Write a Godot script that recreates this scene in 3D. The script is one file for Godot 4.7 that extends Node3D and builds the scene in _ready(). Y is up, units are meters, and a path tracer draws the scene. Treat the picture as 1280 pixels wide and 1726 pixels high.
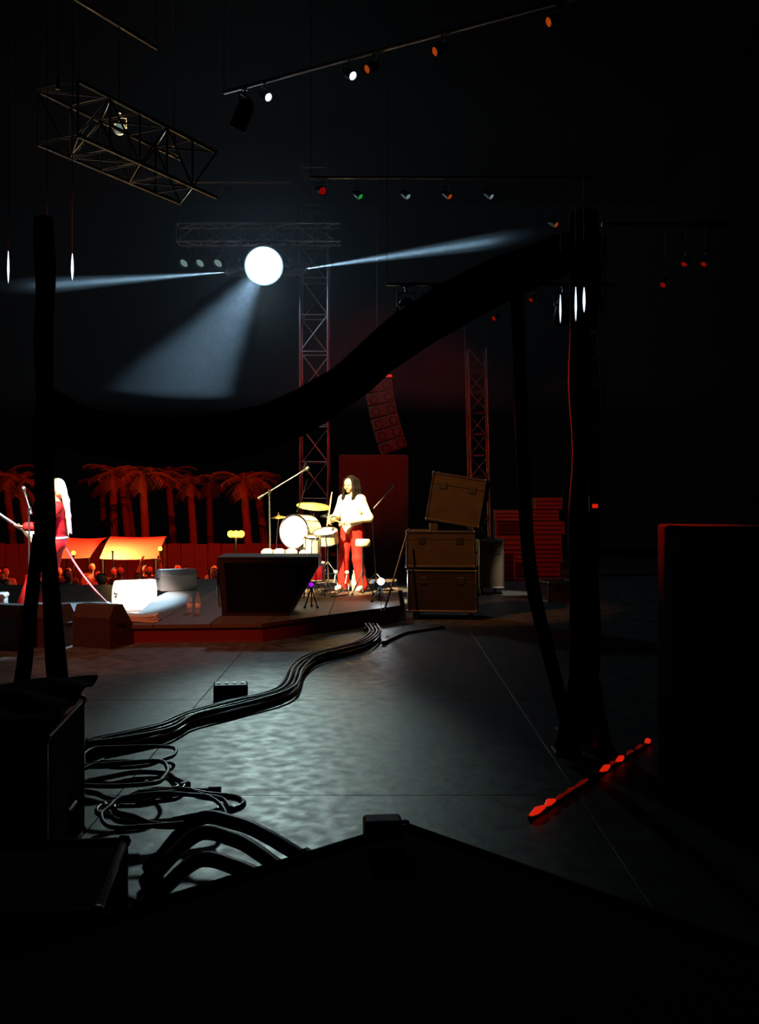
extends Node3D
# Night concert stage seen from the dark wing: metres, y up, camera on the stage deck looking along -z.

const F := 1678.0     # focal length in pixels of the 1280x1726 frame
const EYE := 1.6      # camera height above the deck
const HOR := 832.0    # pixel row of the horizon
const GROUND := -2.0  # audience ground below the deck

var used := {}
var M := {}
var rng := RandomNumberGenerator.new()

# ---------------------------------------------------------------- pixels to points
func px(x: float, y: float, d: float) -> Vector3:
	return Vector3((x - 640.0) / F * d, EYE + (HOR - y) / F * d, -d)

func fl(x: float, y: float, h := 0.0) -> Vector3:      # where the pixel's ray meets the level h
	return px(x, y, (EYE - h) * F / (y - HOR))

# ---------------------------------------------------------------- nodes
func numbered(called: String) -> String:
	var n: int = used.get(called, 0)
	used[called] = n + 1
	return called if n == 0 else "%s_%03d" % [called, n]

func thing(called: String, label: String, category: String, at := Vector3.ZERO, turn := 0.0, group := "") -> Node3D:
	var o := Node3D.new()
	o.name = numbered(called)
	add_child(o)
	o.position = at
	o.rotation.y = turn
	o.set_meta("label", label)
	o.set_meta("category", category)
	if group != "":
		o.set_meta("group", group)
	return o

func dup(src: Node3D, at: Vector3, turn := 0.0, label := "") -> Node3D:
	var o: Node3D = src.duplicate()
	var base := String(src.name)
	if base.length() > 4 and base[-4] == "_" and base.right(3).is_valid_int():
		base = base.left(-4)
	o.name = numbered(base)
	add_child(o)
	o.position = at
	o.rotation.y = turn
	if label != "":
		o.set_meta("label", label)
	return o

func structure(o: Node3D) -> void:
	o.set_meta("kind", "structure")

func begin() -> SurfaceTool:
	var st := SurfaceTool.new()
	st.begin(Mesh.PRIMITIVE_TRIANGLES)
	return st

func mesh_of(st: SurfaceTool, m: Material) -> ArrayMesh:
	st.generate_normals()
	var me := st.commit()
	me.surface_set_material(0, m)
	return me

func part(parent: Node3D, called: String, st: SurfaceTool, m: Material, label := "") -> MeshInstance3D:
	return inst(parent, called, mesh_of(st, m), Transform3D(), label)

func inst(parent: Node3D, called: String, me: Mesh, t := Transform3D(), label := "") -> MeshInstance3D:
	var o := MeshInstance3D.new()
	o.name = called
	o.mesh = me
	o.transform = t
	o.cast_shadow = GeometryInstance3D.SHADOW_CASTING_SETTING_ON
	if label != "":
		o.set_meta("label", label)
	parent.add_child(o, true)
	return o

# ---------------------------------------------------------------- shapes
func tri(st: SurfaceTool, a: Vector3, b: Vector3, c: Vector3, inside: Vector3) -> void:
	if (c - a).cross(b - a).dot((a + b + c) / 3.0 - inside) < 0.0:
		var k := b
		b = c
		c = k
	st.add_vertex(a)
	st.add_vertex(b)
	st.add_vertex(c)

func quad(st: SurfaceTool, a: Vector3, b: Vector3, c: Vector3, d: Vector3, inside: Vector3) -> void:
	tri(st, a, b, c, inside)
	tri(st, a, c, d, inside)

func T(p: Vector3, turn := 0.0) -> Transform3D:
	return Transform3D(Basis(Vector3.UP, turn), p)

func box(st: SurfaceTool, t: Transform3D, s: Vector3, b := 0.006) -> void:
	st.set_smooth_group(-1)
	var h := s / 2.0
	b = minf(b, minf(h.x, minf(h.y, h.z)) * 0.6)
	var mid := t.origin
	var v := func(sx: int, sy: int, sz: int, ax: int) -> Vector3:   # corner vertex lying on the face across axis ax
		var p := Vector3(h.x - b, h.y - b, h.z - b)
		p[ax] = h[ax]
		return t * Vector3(p.x * sx, p.y * sy, p.z * sz)
	for s1 in [-1, 1]:
		quad(st, v.call(s1, -1, -1, 0), v.call(s1, 1, -1, 0), v.call(s1, 1, 1, 0), v.call(s1, -1, 1, 0), mid)
		quad(st, v.call(-1, s1, -1, 1), v.call(1, s1, -1, 1), v.call(1, s1, 1, 1), v.call(-1, s1, 1, 1), mid)
		quad(st, v.call(-1, -1, s1, 2), v.call(1, -1, s1, 2), v.call(1, 1, s1, 2), v.call(-1, 1, s1, 2), mid)
		for s2 in [-1, 1]:
			quad(st, v.call(s1, s2, -1, 0), v.call(s1, s2, 1, 0), v.call(s1, s2, 1, 1), v.call(s1, s2, -1, 1), mid)
			quad(st, v.call(s1, -1, s2, 0), v.call(s1, 1, s2, 0), v.call(s1, 1, s2, 2), v.call(s1, -1, s2, 2), mid)
			quad(st, v.call(-1, s1, s2, 1), v.call(1, s1, s2, 1), v.call(1, s1, s2, 2), v.call(-1, s1, s2, 2), mid)
			for s3 in [-1, 1]:
				tri(st, v.call(s1, s2, s3, 0), v.call(s1, s2, s3, 1), v.call(s1, s2, s3, 2), mid)

func tube(st: SurfaceTool, pts: Array, r, n := 8, flat := 1.0) -> void:
	var up := Vector3.UP
	var rings := []
	for i in pts.size():
		var a: Vector3 = pts[maxi(i - 1, 0)]
		var b: Vector3 = pts[mini(i + 1, pts.size() - 1)]
		var dir := (b - a).normalized()
		if i == 0 and absf(dir.dot(up)) > 0.9:
			up = Vector3.BACK
		var side := up.cross(dir).normalized()
		up = dir.cross(side).normalized()
		var rad: float = r[i] if r is Array else r
		var ring := []
		for k in n:
			var w := TAU * (k + 0.5) / n
			ring.append(pts[i] + side * cos(w) * rad + up * sin(w) * rad * flat)
		rings.append(ring)
	st.set_smooth_group(1)
	for i in rings.size() - 1:
		var mid: Vector3 = (pts[i] + pts[i + 1]) / 2.0
		for k in n:
			quad(st, rings[i][k], rings[i][(k + 1) % n], rings[i + 1][(k + 1) % n], rings[i + 1][k], mid)
	st.set_smooth_group(-1)
	for e in [0, rings.size() - 1]:
		var inner: Vector3 = pts[1] if e == 0 else pts[e - 1]
		for k in range(1, n - 1):
			tri(st, rings[e][0], rings[e][k], rings[e][k + 1], inner)

func lathe(st: SurfaceTool, t: Transform3D, prof: Array, n := 20, smooth := true) -> void:   # prof: Vector2(radius, height)
	for i in prof.size() - 1:
		st.set_smooth_group(1 + i if not smooth else 1)
		var p: Vector2 = prof[i]
		var q: Vector2 = prof[i + 1]
		var e := (q - p).normalized()
		for k in n:
			var a := TAU * k / n
			var b := TAU * (k + 1) / n
			var p0 := t * Vector3(cos(a) * p.x, p.y, sin(a) * p.x)
			var p1 := t * Vector3(cos(b) * p.x, p.y, sin(b) * p.x)
			var q0 := t * Vector3(cos(a) * q.x, q.y, sin(a) * q.x)
			var q1 := t * Vector3(cos(b) * q.x, q.y, sin(b) * q.x)
			var c := (a + b) / 2.0
			var outward := t.basis * Vector3(cos(c) * e.y, -e.x, sin(c) * e.y)
			var inside := (p0 + p1 + q0 + q1) / 4.0 - outward
			if p.x > 1e-5:
				tri(st, p0, p1, q1 if q.x > 1e-5 else q0, inside)
			if q.x > 1e-5:
				tri(st, p0, q1, q0, inside)

func extrude(st: SurfaceTool, t: Transform3D, poly: PackedVector2Array, depth: float) -> void:
	st.set_smooth_group(-1)
	var idx := Geometry2D.triangulate_polygon(poly)
	for s in [-0.5, 0.5]:
		var inside := t * Vector3(0, 0, 0)
		for i in range(0, idx.size(), 3):
			var a := t * Vector3(poly[idx[i]].x, poly[idx[i]].y, s * depth)
			var b := t * Vector3(poly[idx[i + 1]].x, poly[idx[i + 1]].y, s * depth)
			var c := t * Vector3(poly[idx[i + 2]].x, poly[idx[i + 2]].y, s * depth)
			inside = (a + b + c) / 3.0 - t.basis.z * s
			tri(st, a, b, c, inside)
	var cw := Geometry2D.is_polygon_clockwise(poly)
	for i in poly.size():
		var p := poly[i]
		var q := poly[(i + 1) % poly.size()]
		var e := (q - p).normalized()
		var nrm := Vector2(-e.y, e.x) if cw else Vector2(e.y, -e.x)
		var a := t * Vector3(p.x, p.y, -depth / 2)
		var b := t * Vector3(q.x, q.y, -depth / 2)
		var c := t * Vector3(q.x, q.y, depth / 2)
		var d := t * Vector3(p.x, p.y, depth / 2)
		quad(st, a, b, c, d, (a + c) / 2.0 - t.basis * Vector3(nrm.x, nrm.y, 0))

func sheet(st: SurfaceTool, f: Callable, nu: int, nv: int, thick: Vector3) -> void:   # f(u, v) -> Vector3, a cloth of thickness
	for s in 2:
		st.set_smooth_group(1 + s)
		var o := thick * (s - 0.5)
		for i in nu:
			for j in nv:
				var a: Vector3 = f.call(float(i) / nu, float(j) / nv) + o
				var b: Vector3 = f.call(float(i + 1) / nu, float(j) / nv) + o
				var c: Vector3 = f.call(float(i + 1) / nu, float(j + 1) / nv) + o
				var d: Vector3 = f.call(float(i) / nu, float(j + 1) / nv) + o
				quad(st, a, b, c, d, (a + c) / 2.0 - o * 50.0)
	st.set_smooth_group(-1)
	for e in 4:
		var m := nu if e < 2 else nv
		for i in m:
			var u0 := float(i) / m
			var u1 := float(i + 1) / m
			var a: Vector3 = f.call(u0, float(e)) if e < 2 else f.call(float(e - 2), u0)
			var b: Vector3 = f.call(u1, float(e)) if e < 2 else f.call(float(e - 2), u1)
			quad(st, a - thick / 2, b - thick / 2, b + thick / 2, a + thick / 2, f.call(0.5, 0.5))

func smooth_path(pts: Array, each := 5) -> Array:      # Catmull-Rom through the points
	var out := []
	for i in pts.size() - 1:
		var p0: Vector3 = pts[maxi(i - 1, 0)]
		var p1: Vector3 = pts[i]
		var p2: Vector3 = pts[i + 1]
		var p3: Vector3 = pts[mini(i + 2, pts.size() - 1)]
		for k in each:
			out.append(p1.cubic_interpolate(p2, p0, p3, float(k) / each))
	out.append(pts[-1])
	return out

# ---------------------------------------------------------------- bodies: smooth union of tapered capsules, meshed as surface nets
func blob(st: SurfaceTool, bones: Array, cell: float, k := 0.03, grow := 0.0) -> void:
	var lo := Vector3.ONE * 1e9
	var hi := -lo
	for b in bones:
		var r: float = maxf(b[2], b[3]) + grow + k + cell * 3.0
		for e in 2:
			lo = lo.min(b[e] - Vector3.ONE * r)
			hi = hi.max(b[e] + Vector3.ONE * r)
	var nx := int((hi.x - lo.x) / cell) + 2
	var ny := int((hi.y - lo.y) / cell) + 2
	var nz := int((hi.z - lo.z) / cell) + 2
	var fld := PackedFloat32Array()
	fld.resize(nx * ny * nz)
	fld.fill(9.0)
	for b in bones:
		var a: Vector3 = b[0]
		var ab: Vector3 = b[1] - a
		var ra: float = b[2] + grow
		var dr: float = b[3] - b[2]
		var l2 := maxf(ab.length_squared(), 1e-9)
		var r := maxf(b[2], b[3]) + grow + k + cell * 2.0
		var p0: Vector3 = (a.min(b[1]) - Vector3.ONE * r - lo) / cell
		var p1: Vector3 = (a.max(b[1]) + Vector3.ONE * r - lo) / cell
		for z in range(maxi(int(p0.z), 0), mini(int(p1.z) + 1, nz)):
			for y in range(maxi(int(p0.y), 0), mini(int(p1.y) + 1, ny)):
				var row := (z * ny + y) * nx
				for x in range(maxi(int(p0.x), 0), mini(int(p1.x) + 1, nx)):
					var p := lo + Vector3(x, y, z) * cell - a
					var h := clampf(p.dot(ab) / l2, 0.0, 1.0)
					var d := (p - ab * h).length() - ra - dr * h
					var o := fld[row + x]
					if o > 8.0:
						fld[row + x] = d
					else:
						var w := maxf(k - absf(d - o), 0.0) / k
						fld[row + x] = minf(d, o) - w * w * k * 0.25
	var vert := {}
	var step := [1, nx, nx * ny]
	st.set_smooth_group(1)
	for z in nz - 1:
		for y in ny - 1:
			var row := (z * ny + y) * nx
			for x in nx - 1:
				var at := row + x
				var n := 0
				for c in 8:
					if fld[at + (c & 1) + ((c >> 1) & 1) * nx + (c >> 2) * nx * ny] < 0.0:
						n += 1
				if n == 0 or n == 8:
					continue
				var sum := Vector3.ZERO
				var m := 0
				for c in 8:
					var f0 := fld[at + (c & 1) + ((c >> 1) & 1) * nx + (c >> 2) * nx * ny]
					for ax in 3:
						if c & (1 << ax):
							continue
						var f1 := fld[at + (c & 1) + ((c >> 1) & 1) * nx + (c >> 2) * nx * ny + step[ax]]
						if (f0 < 0.0) != (f1 < 0.0):
							var q := Vector3(c & 1, (c >> 1) & 1, c >> 2)
							q[ax] += f0 / (f0 - f1)
							sum += q
							m += 1
				vert[at] = lo + (Vector3(x, y, z) + sum / m) * cell
	for at in vert:
		for ax in 3:
			var u: int = step[(ax + 1) % 3]
			var v: int = step[(ax + 2) % 3]
			var f0 := fld[at]
			var f1 := fld[at + step[ax]]
			if (f0 < 0.0) == (f1 < 0.0) or not (vert.has(at - u) and vert.has(at - v) and vert.has(at - u - v)):
				continue
			var a: Vector3 = vert[at]
			var b: Vector3 = vert[at - u]
			var c: Vector3 = vert[at - u - v]
			var d: Vector3 = vert[at - v]
			var dirn := Vector3.ZERO
			dirn[ax] = 1.0 if f0 < 0.0 else -1.0
			quad(st, a, b, c, d, (a + c) / 2.0 - dirn)

func chain(pts: Array, rs: Array) -> Array:
	var out := []
	for i in pts.size() - 1:
		out.append([pts[i], pts[i + 1], rs[i], rs[i + 1]])
	return out

func hand(wrist: Vector3, dir: Vector3, palm: Vector3, left: float, curl: float) -> Array:    # bones of a hand: palm plus five bent fingers
	dir = dir.normalized()
	palm = (palm - dir * palm.dot(dir)).normalized()
	var side := dir.cross(palm) * left                       # towards the thumb
	var out := []
	for i in 4:
		var off := side * (0.03 - 0.02 * i)
		var root := wrist + dir * 0.085 + off
		out.append([wrist + off * 0.5 + dir * 0.015, root, 0.016, 0.012])
		var len: float = [0.075, 0.083, 0.077, 0.06][i]
		var d := dir
		var p := root
		for s in 3:
			d = (d + palm * curl * (0.6 + 0.5 * s)).normalized()
			var q: Vector3 = p + d * len * [0.45, 0.32, 0.26][s]
			out.append([p, q, 0.0095 - 0.001 * s, 0.0085 - 0.001 * s])
			p = q
	var t0 := wrist + dir * 0.025 + side * 0.025
	var t1 := t0 + (dir * 0.6 + side * 0.8 + palm * 0.3).normalized() * 0.045
	var t2 := t1 + (dir * 0.9 + palm * (0.3 + curl)).normalized() * 0.035
	out.append([t0, t1, 0.014, 0.011])
	out.append([t1, t2, 0.011, 0.009])
	out.append([t2, t2 + (dir * 0.8 + palm * (0.4 + curl) - side * 0.2).normalized() * 0.025, 0.009, 0.008])
	return out

func head_bones(c: Vector3, fwd: Vector3, up: Vector3) -> Array:    # c: centre of the skull
	var s := up.cross(fwd).normalized()
	return [
		[c + up * 0.035 - fwd * 0.025, c + up * 0.03 + fwd * 0.02, 0.083, 0.078],
		[c - up * 0.02 + fwd * 0.02, c - up * 0.085 + fwd * 0.045, 0.066, 0.036],
		[c - up * 0.03 + fwd * 0.035 + s * 0.025, c - up * 0.03 + fwd * 0.035 - s * 0.025, 0.05, 0.05],
		[c + up * 0.005 + fwd * 0.092, c - up * 0.03 + fwd * 0.108, 0.008, 0.013],
		[c + up * 0.02 + fwd * 0.085 + s * 0.035, c + up * 0.02 + fwd * 0.085 - s * 0.035, 0.012, 0.012],
		[c - up * 0.064 + fwd * 0.083 + s * 0.016, c - up * 0.064 + fwd * 0.083 - s * 0.016, 0.009, 0.009],
		[c - up * 0.01 + s * 0.078 - fwd * 0.005, c - up * 0.035 + s * 0.074, 0.017, 0.011],
		[c - up * 0.01 - s * 0.078 - fwd * 0.005, c - up * 0.035 - s * 0.074, 0.017, 0.011],
	]

# ---------------------------------------------------------------- materials
func noise_tex(freq: float, lo: Color, hi: Color, seed_ := 1, size := 512, oct := 5) -> NoiseTexture2D:
	var n := FastNoiseLite.new()
	n.seed = seed_
	n.frequency = freq
	n.fractal_octaves = oct
	var t := NoiseTexture2D.new()
	t.width = size
	t.height = size
	t.seamless = true
	t.noise = n
	var g := Gradient.new()
	g.set_color(0, lo)
	g.set_color(1, hi)
	t.color_ramp = g
	return t

func mat(called: String, c: Color, rough := 0.7, metal := 0.0, spec := 0.5) -> StandardMaterial3D:
	var m := StandardMaterial3D.new()
	m.resource_name = called
	m.albedo_color = c
	m.roughness = rough
	m.metallic = metal
	m.metallic_specular = spec
	M[called] = m
	return m

func grain(m: StandardMaterial3D, freq: float, dark: float, scale: float, seed_ := 3, relief := 0.0) -> StandardMaterial3D:
	m.albedo_texture = noise_tex(freq, Color(dark, dark, dark), Color.WHITE, seed_)
	m.uv1_triplanar = true
	m.uv1_world_triplanar = true
	m.uv1_scale = Vector3.ONE * scale
	if relief > 0.0:
		m.heightmap_enabled = true
		m.heightmap_texture = m.albedo_texture
		m.heightmap_scale = relief
	return m

func glow(called: String, c: Color, energy: float) -> StandardMaterial3D:
	var m := mat(called, Color(c.r * 0.5, c.g * 0.5, c.b * 0.5), 0.3)
	m.emission_enabled = true
	m.emission = c
	m.emission_energy_multiplier = energy
	return m

func materials() -> void:
	var deck := mat("deck", Color(0.40, 0.40, 0.39), 0.5)
	deck.albedo_texture = noise_tex(0.012, Color(0.5, 0.5, 0.5), Color.WHITE, 5, 1024, 6)
	deck.uv1_triplanar = true
	deck.uv1_world_triplanar = true
	deck.uv1_scale = Vector3.ONE * 0.35
	deck.roughness_texture = noise_tex(0.02, Color(0.62, 0.62, 0.62), Color.WHITE, 8, 1024, 6)
	deck.roughness = 0.62
	deck.heightmap_enabled = true
	deck.heightmap_texture = noise_tex(0.03, Color(0, 0, 0), Color.WHITE, 9, 1024, 6)
	deck.heightmap_scale = 0.12
	grain(mat("earth", Color(0.22, 0.20, 0.18), 0.95), 0.03, 0.6, 0.4, 12, 1.0)
	grain(mat("black_cloth", Color(0.035, 0.035, 0.037), 0.95, 0.0, 0.25), 0.2, 0.6, 3.0, 13)
	mat("black_paint", Color(0.04, 0.04, 0.042), 0.55)
	mat("black_rubber", Color(0.022, 0.022, 0.022), 0.45)
	mat("black_gloss", Color(0.03, 0.03, 0.03), 0.22)
	grain(mat("case_ply", Color(0.36, 0.31, 0.25), 0.6), 0.02, 0.8, 0.5, 15)
	grain(mat("dark_ply", Color(0.20, 0.16, 0.13), 0.6), 0.02, 0.8, 0.5, 16)
	grain(mat("brown_cab", Color(0.30, 0.22, 0.16), 0.65), 0.05, 0.6, 0.9, 17)
	mat("aluminium", Color(0.75, 0.75, 0.76), 0.33, 1.0)
	mat("truss_metal", Color(0.42, 0.42, 0.40), 0.3, 1.0)
	mat("steel", Color(0.55, 0.55, 0.56), 0.4, 1.0)
	mat("chrome", Color(0.85, 0.85, 0.86), 0.15, 1.0)
	mat("brass", Color(0.90, 0.76, 0.42), 0.45, 0.35)
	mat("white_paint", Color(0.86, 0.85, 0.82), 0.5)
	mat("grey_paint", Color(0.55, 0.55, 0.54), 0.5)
	mat("slate_paint", Color(0.24, 0.24, 0.24), 0.6)
	mat("drum_head", Color(0.92, 0.91, 0.88), 0.5)
	mat("cream_shell", Color(0.9, 0.86, 0.72), 0.35)
	mat("red_shell", Color(0.62, 0.06, 0.07), 0.3)
	mat("skin", Color(0.82, 0.62, 0.50), 0.55)
	mat("white_shirt", Color(0.90, 0.87, 0.74), 0.85)
	mat("red_cloth", Color(0.70, 0.05, 0.035), 0.8)
	mat("red_stage_suit", Color(0.74, 0.05, 0.05), 0.75)
	mat("blond_hair", Color(0.90, 0.82, 0.68), 0.55)
	mat("brown_hair", Color(0.05, 0.03, 0.022), 0.75, 0.0, 0.25)
	mat("white_leather", Color(0.9, 0.9, 0.88), 0.4)
	mat("eye_dark", Color(0.06, 0.04, 0.03), 0.2)
	mat("wood_neck", Color(0.75, 0.55, 0.33), 0.35)
	mat("drumstick", Color(0.88, 0.76, 0.52), 0.5)
	mat("pink_stripe", Color(0.72, 0.24, 0.30), 0.6)
	grain(mat("bark", Color(0.42, 0.32, 0.24), 0.9), 0.06, 0.5, 1.5, 20)
	mat("frond", Color(0.36, 0.36, 0.20), 0.7).backlight_enabled = true
	M.frond.backlight = Color(0.2, 0.2, 0.1)
	grain(mat("canvas", Color(0.88, 0.84, 0.74), 0.85), 0.1, 0.85, 1.0, 21)
	M.canvas.backlight_enabled = true
	M.canvas.backlight = Color(0.4, 0.38, 0.32)
	mat("crowd_skin", Color(0.70, 0.52, 0.42), 0.6)
	mat("crowd_dark", Color(0.20, 0.18, 0.20), 0.85)
	mat("crowd_pale", Color(0.55, 0.50, 0.46), 0.85)
	grain(mat("fence_wood", Color(0.34, 0.24, 0.19), 0.85), 0.05, 0.6, 0.7, 23)
	grain(mat("scrim", Color(0.36, 0.20, 0.18), 0.92), 0.12, 0.7, 2.0, 24)
	mat("crate_plastic", Color(0.55, 0.42, 0.36), 0.5)
	mat("riser_board", Color(0.36, 0.31, 0.27), 0.55)
	mat("riser_skirt", Color(0.45, 0.17, 0.12), 0.8)
	var pet := mat("clear_plastic", Color(0.9, 0.95, 1.0, 0.25), 0.08)
	pet.transparency = BaseMaterial3D.TRANSPARENCY_ALPHA
	mat("cap_blue", Color(0.7, 0.75, 0.8), 0.4)
	glow("lamp_white", Color(0.92, 0.98, 1.0), 14.0)
	glow("lens_white", Color(0.9, 0.97, 1.0), 1.3)
	glow("lens_dim", Color(0.8, 0.95, 0.9), 0.22)
	glow("lens_amber", Color(1.0, 0.40, 0.12), 0.3)
	glow("lens_red", Color(1.0, 0.1, 0.05), 0.16)
	glow("lens_green", Color(0.2, 0.9, 0.4), 0.3)
	glow("lens_warm", Color(1.0, 0.86, 0.6), 3.0)
	glow("lens_magenta", Color(0.8, 0.06, 0.9), 1.5)
	glow("bulb_yellow", Color(1.0, 0.76, 0.22), 5.0)
	glow("led_red", Color(1.0, 0.16, 0.06), 0.6)
	glow("led_red_low", Color(1.0, 0.16, 0.06), 0.1)
	glow("led_teal", Color(0.15, 0.75, 0.70), 0.4)
	glow("led_blue", Color(0.2, 0.45, 1.0), 1.5)
	glow("led_purple", Color(0.65, 0.05, 0.9), 1.2)
	glow("added_glint", Color(0.85, 0.93, 1.0), 1.4)  # emission draws highlights on hanging cables, not a lamp

# ---------------------------------------------------------------- stage lamps
var can_body: ArrayMesh
var can_yoke: ArrayMesh
var can_clamp: ArrayMesh
var can_lens := {}

func can_meshes() -> void:
	var st := begin()          # open tube along -z, mouth at z = -0.22
	var t := Transform3D(Basis(Vector3.RIGHT, -PI / 2), Vector3.ZERO)
	lathe(st, t, [Vector2(0, -0.12), Vector2(0.05, -0.12), Vector2(0.09, -0.06), Vector2(0.10, 0.0), Vector2(0.10, 0.24), Vector2(0.108, 0.24), Vector2(0.108, 0.25), Vector2(0.093, 0.25), Vector2(0.092, 0.16)], 16)
	can_body = mesh_of(st, M.black_paint)
	st = begin()
	tube(st, [Vector3(-0.12, 0, 0.03), Vector3(-0.12, 0.16, 0.0), Vector3(0.12, 0.16, 0.0), Vector3(0.12, 0, 0.03)], 0.012, 6)
	tube(st, [Vector3(-0.13, 0, 0.03), Vector3(-0.095, 0, 0.03)], 0.02, 8)
	tube(st, [Vector3(0.095, 0, 0.03), Vector3(0.13, 0, 0.03)], 0.02, 8)
	can_yoke = mesh_of(st, M.black_paint)
	st = begin()
	box(st, T(Vector3(0, 0.19, 0)), Vector3(0.03, 0.07, 0.03))
	box(st, T(Vector3(0, 0.235, 0)), Vector3(0.06, 0.02, 0.07))
	can_clamp = mesh_of(st, M.steel)

func lens_mesh(m: String) -> ArrayMesh:
	if not can_lens.has(m):
		var st := begin()
		var t := Transform3D(Basis(Vector3.RIGHT, -PI / 2), Vector3.ZERO)
		lathe(st, t, [Vector2(0, 0.205), Vector2(0.05, 0.2), Vector2(0.092, 0.18), Vector2(0.092, 0.17), Vector2(0, 0.17)], 16)
		can_lens[m] = mesh_of(st, M[m])
	return can_lens[m]

# hangs by its clamp from a pipe at `hang`; the head points at `target`; energy > 0 adds its light
func par_can(hang: Vector3, target: Vector3, lens: String, label: String, energy := 0.0, c := Color.WHITE, angle := 12.0, soft := 0.4, size := 1.0, group := "", drop := 0.0) -> Node3D:
	var o := thing("stage_lamp", label, "stage lamp", hang - Vector3(0, 0.245 * size + drop, 0), 0.0, group)
	o.scale = Vector3.ONE * size
	var dir := (target - o.position).normalized()
	var b := Basis.looking_at(dir, Vector3.UP if absf(dir.y) < 0.98 else Vector3.BACK)
	var turn := Basis(Vector3.UP, atan2(-dir.x, -dir.z))
	inst(o, "housing", can_body, Transform3D(b, Vector3.ZERO))
	inst(o, "lens", lens_mesh(lens), Transform3D(b, Vector3.ZERO))
	inst(o, "yoke", can_yoke, Transform3D(turn, Vector3.ZERO))
	inst(o, "clamp", can_clamp, Transform3D(turn, Vector3.ZERO))
	if drop > 0.0:
		var st := begin()
		tube(st, [Vector3(0, 0.24, 0), Vector3(0, 0.245 + drop / size, 0)], 0.012, 6)
		part(o, "drop_rod", st, M.black_paint)
	if energy > 0.0:
		var l := SpotLight3D.new()
		l.name = "lamp_beam"
		l.light_energy = energy
		l.light_color = c
		l.spot_angle = angle
		l.spot_angle_attenuation = soft
		l.spot_range = 60.0
		l.spot_attenuation = 2.0
		l.light_size = 0.08
		l.shadow_enabled = true
		l.transform = Transform3D(b, dir * 0.26)
		o.add_child(l)
	return o

func pipe(a: Vector3, b: Vector3, r: float, label: String) -> Node3D:
	var o := thing("lighting_pipe", label, "pipe", (a + b) / 2.0)
	var st := begin()
	tube(st, [a - o.position, b - o.position], r, 10)
	part(o, "tube", st, M.steel)
	for e in [a, b]:                                           # suspension wires up to the roof
		st = begin()
		tube(st, [e - o.position, Vector3(e.x, 9.0, e.z) - o.position], 0.004, 5)
		part(o, "hanging_wire", st, M.black_paint)
	return o

func omni(parent: Node3D, at: Vector3, energy: float, c: Color, size := 0.05) -> void:
	var l := OmniLight3D.new()
	l.name = "bulb_light"
	l.light_energy = energy
	l.light_color = c
	l.omni_range = 40.0
	l.omni_attenuation = 2.0
	l.light_size = size
	l.shadow_enabled = true
	l.position = at
	parent.add_child(l)

# box truss from a to b: four chords, bracing zigzag on each side, each member a part
func truss(called: String, label: String, a: Vector3, b: Vector3, w: float, bays: int, r := 0.025, m := "aluminium") -> Node3D:
	var o := thing(called, label, "truss", a)
	var ax := (b - a).normalized()
	var up := Vector3.UP if absf(ax.y) < 0.9 else Vector3.BACK
	var s := up.cross(ax).normalized() * w / 2
	up = ax.cross(s).normalized() * w / 2
	var cs := [s + up, -s + up, -s - up, s - up]
	var l := b - a
	for c in cs:
		var st := begin()
		tube(st, [c, c + l], r, 10)
		part(o, "chord", st, M[m])
	for i in bays:
		for k in 4:
			var c0: Vector3 = cs[k]
			var c1: Vector3 = cs[(k + 1) % 4]
			var t0 := l * (float(i) / bays)
			var t1 := l * (float(i + 1) / bays)
			var st := begin()
			if (i + k) % 2 == 0:
				tube(st, [c0 + t0, c1 + t1], r * 0.5, 6)
			else:
				tube(st, [c1 + t0, c0 + t1], r * 0.5, 6)
			part(o, "brace", st, M[m])
			st = begin()
			tube(st, [c0 + t0, c1 + t0], r * 0.5, 6)
			part(o, "strut", st, M[m])
	return o

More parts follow.
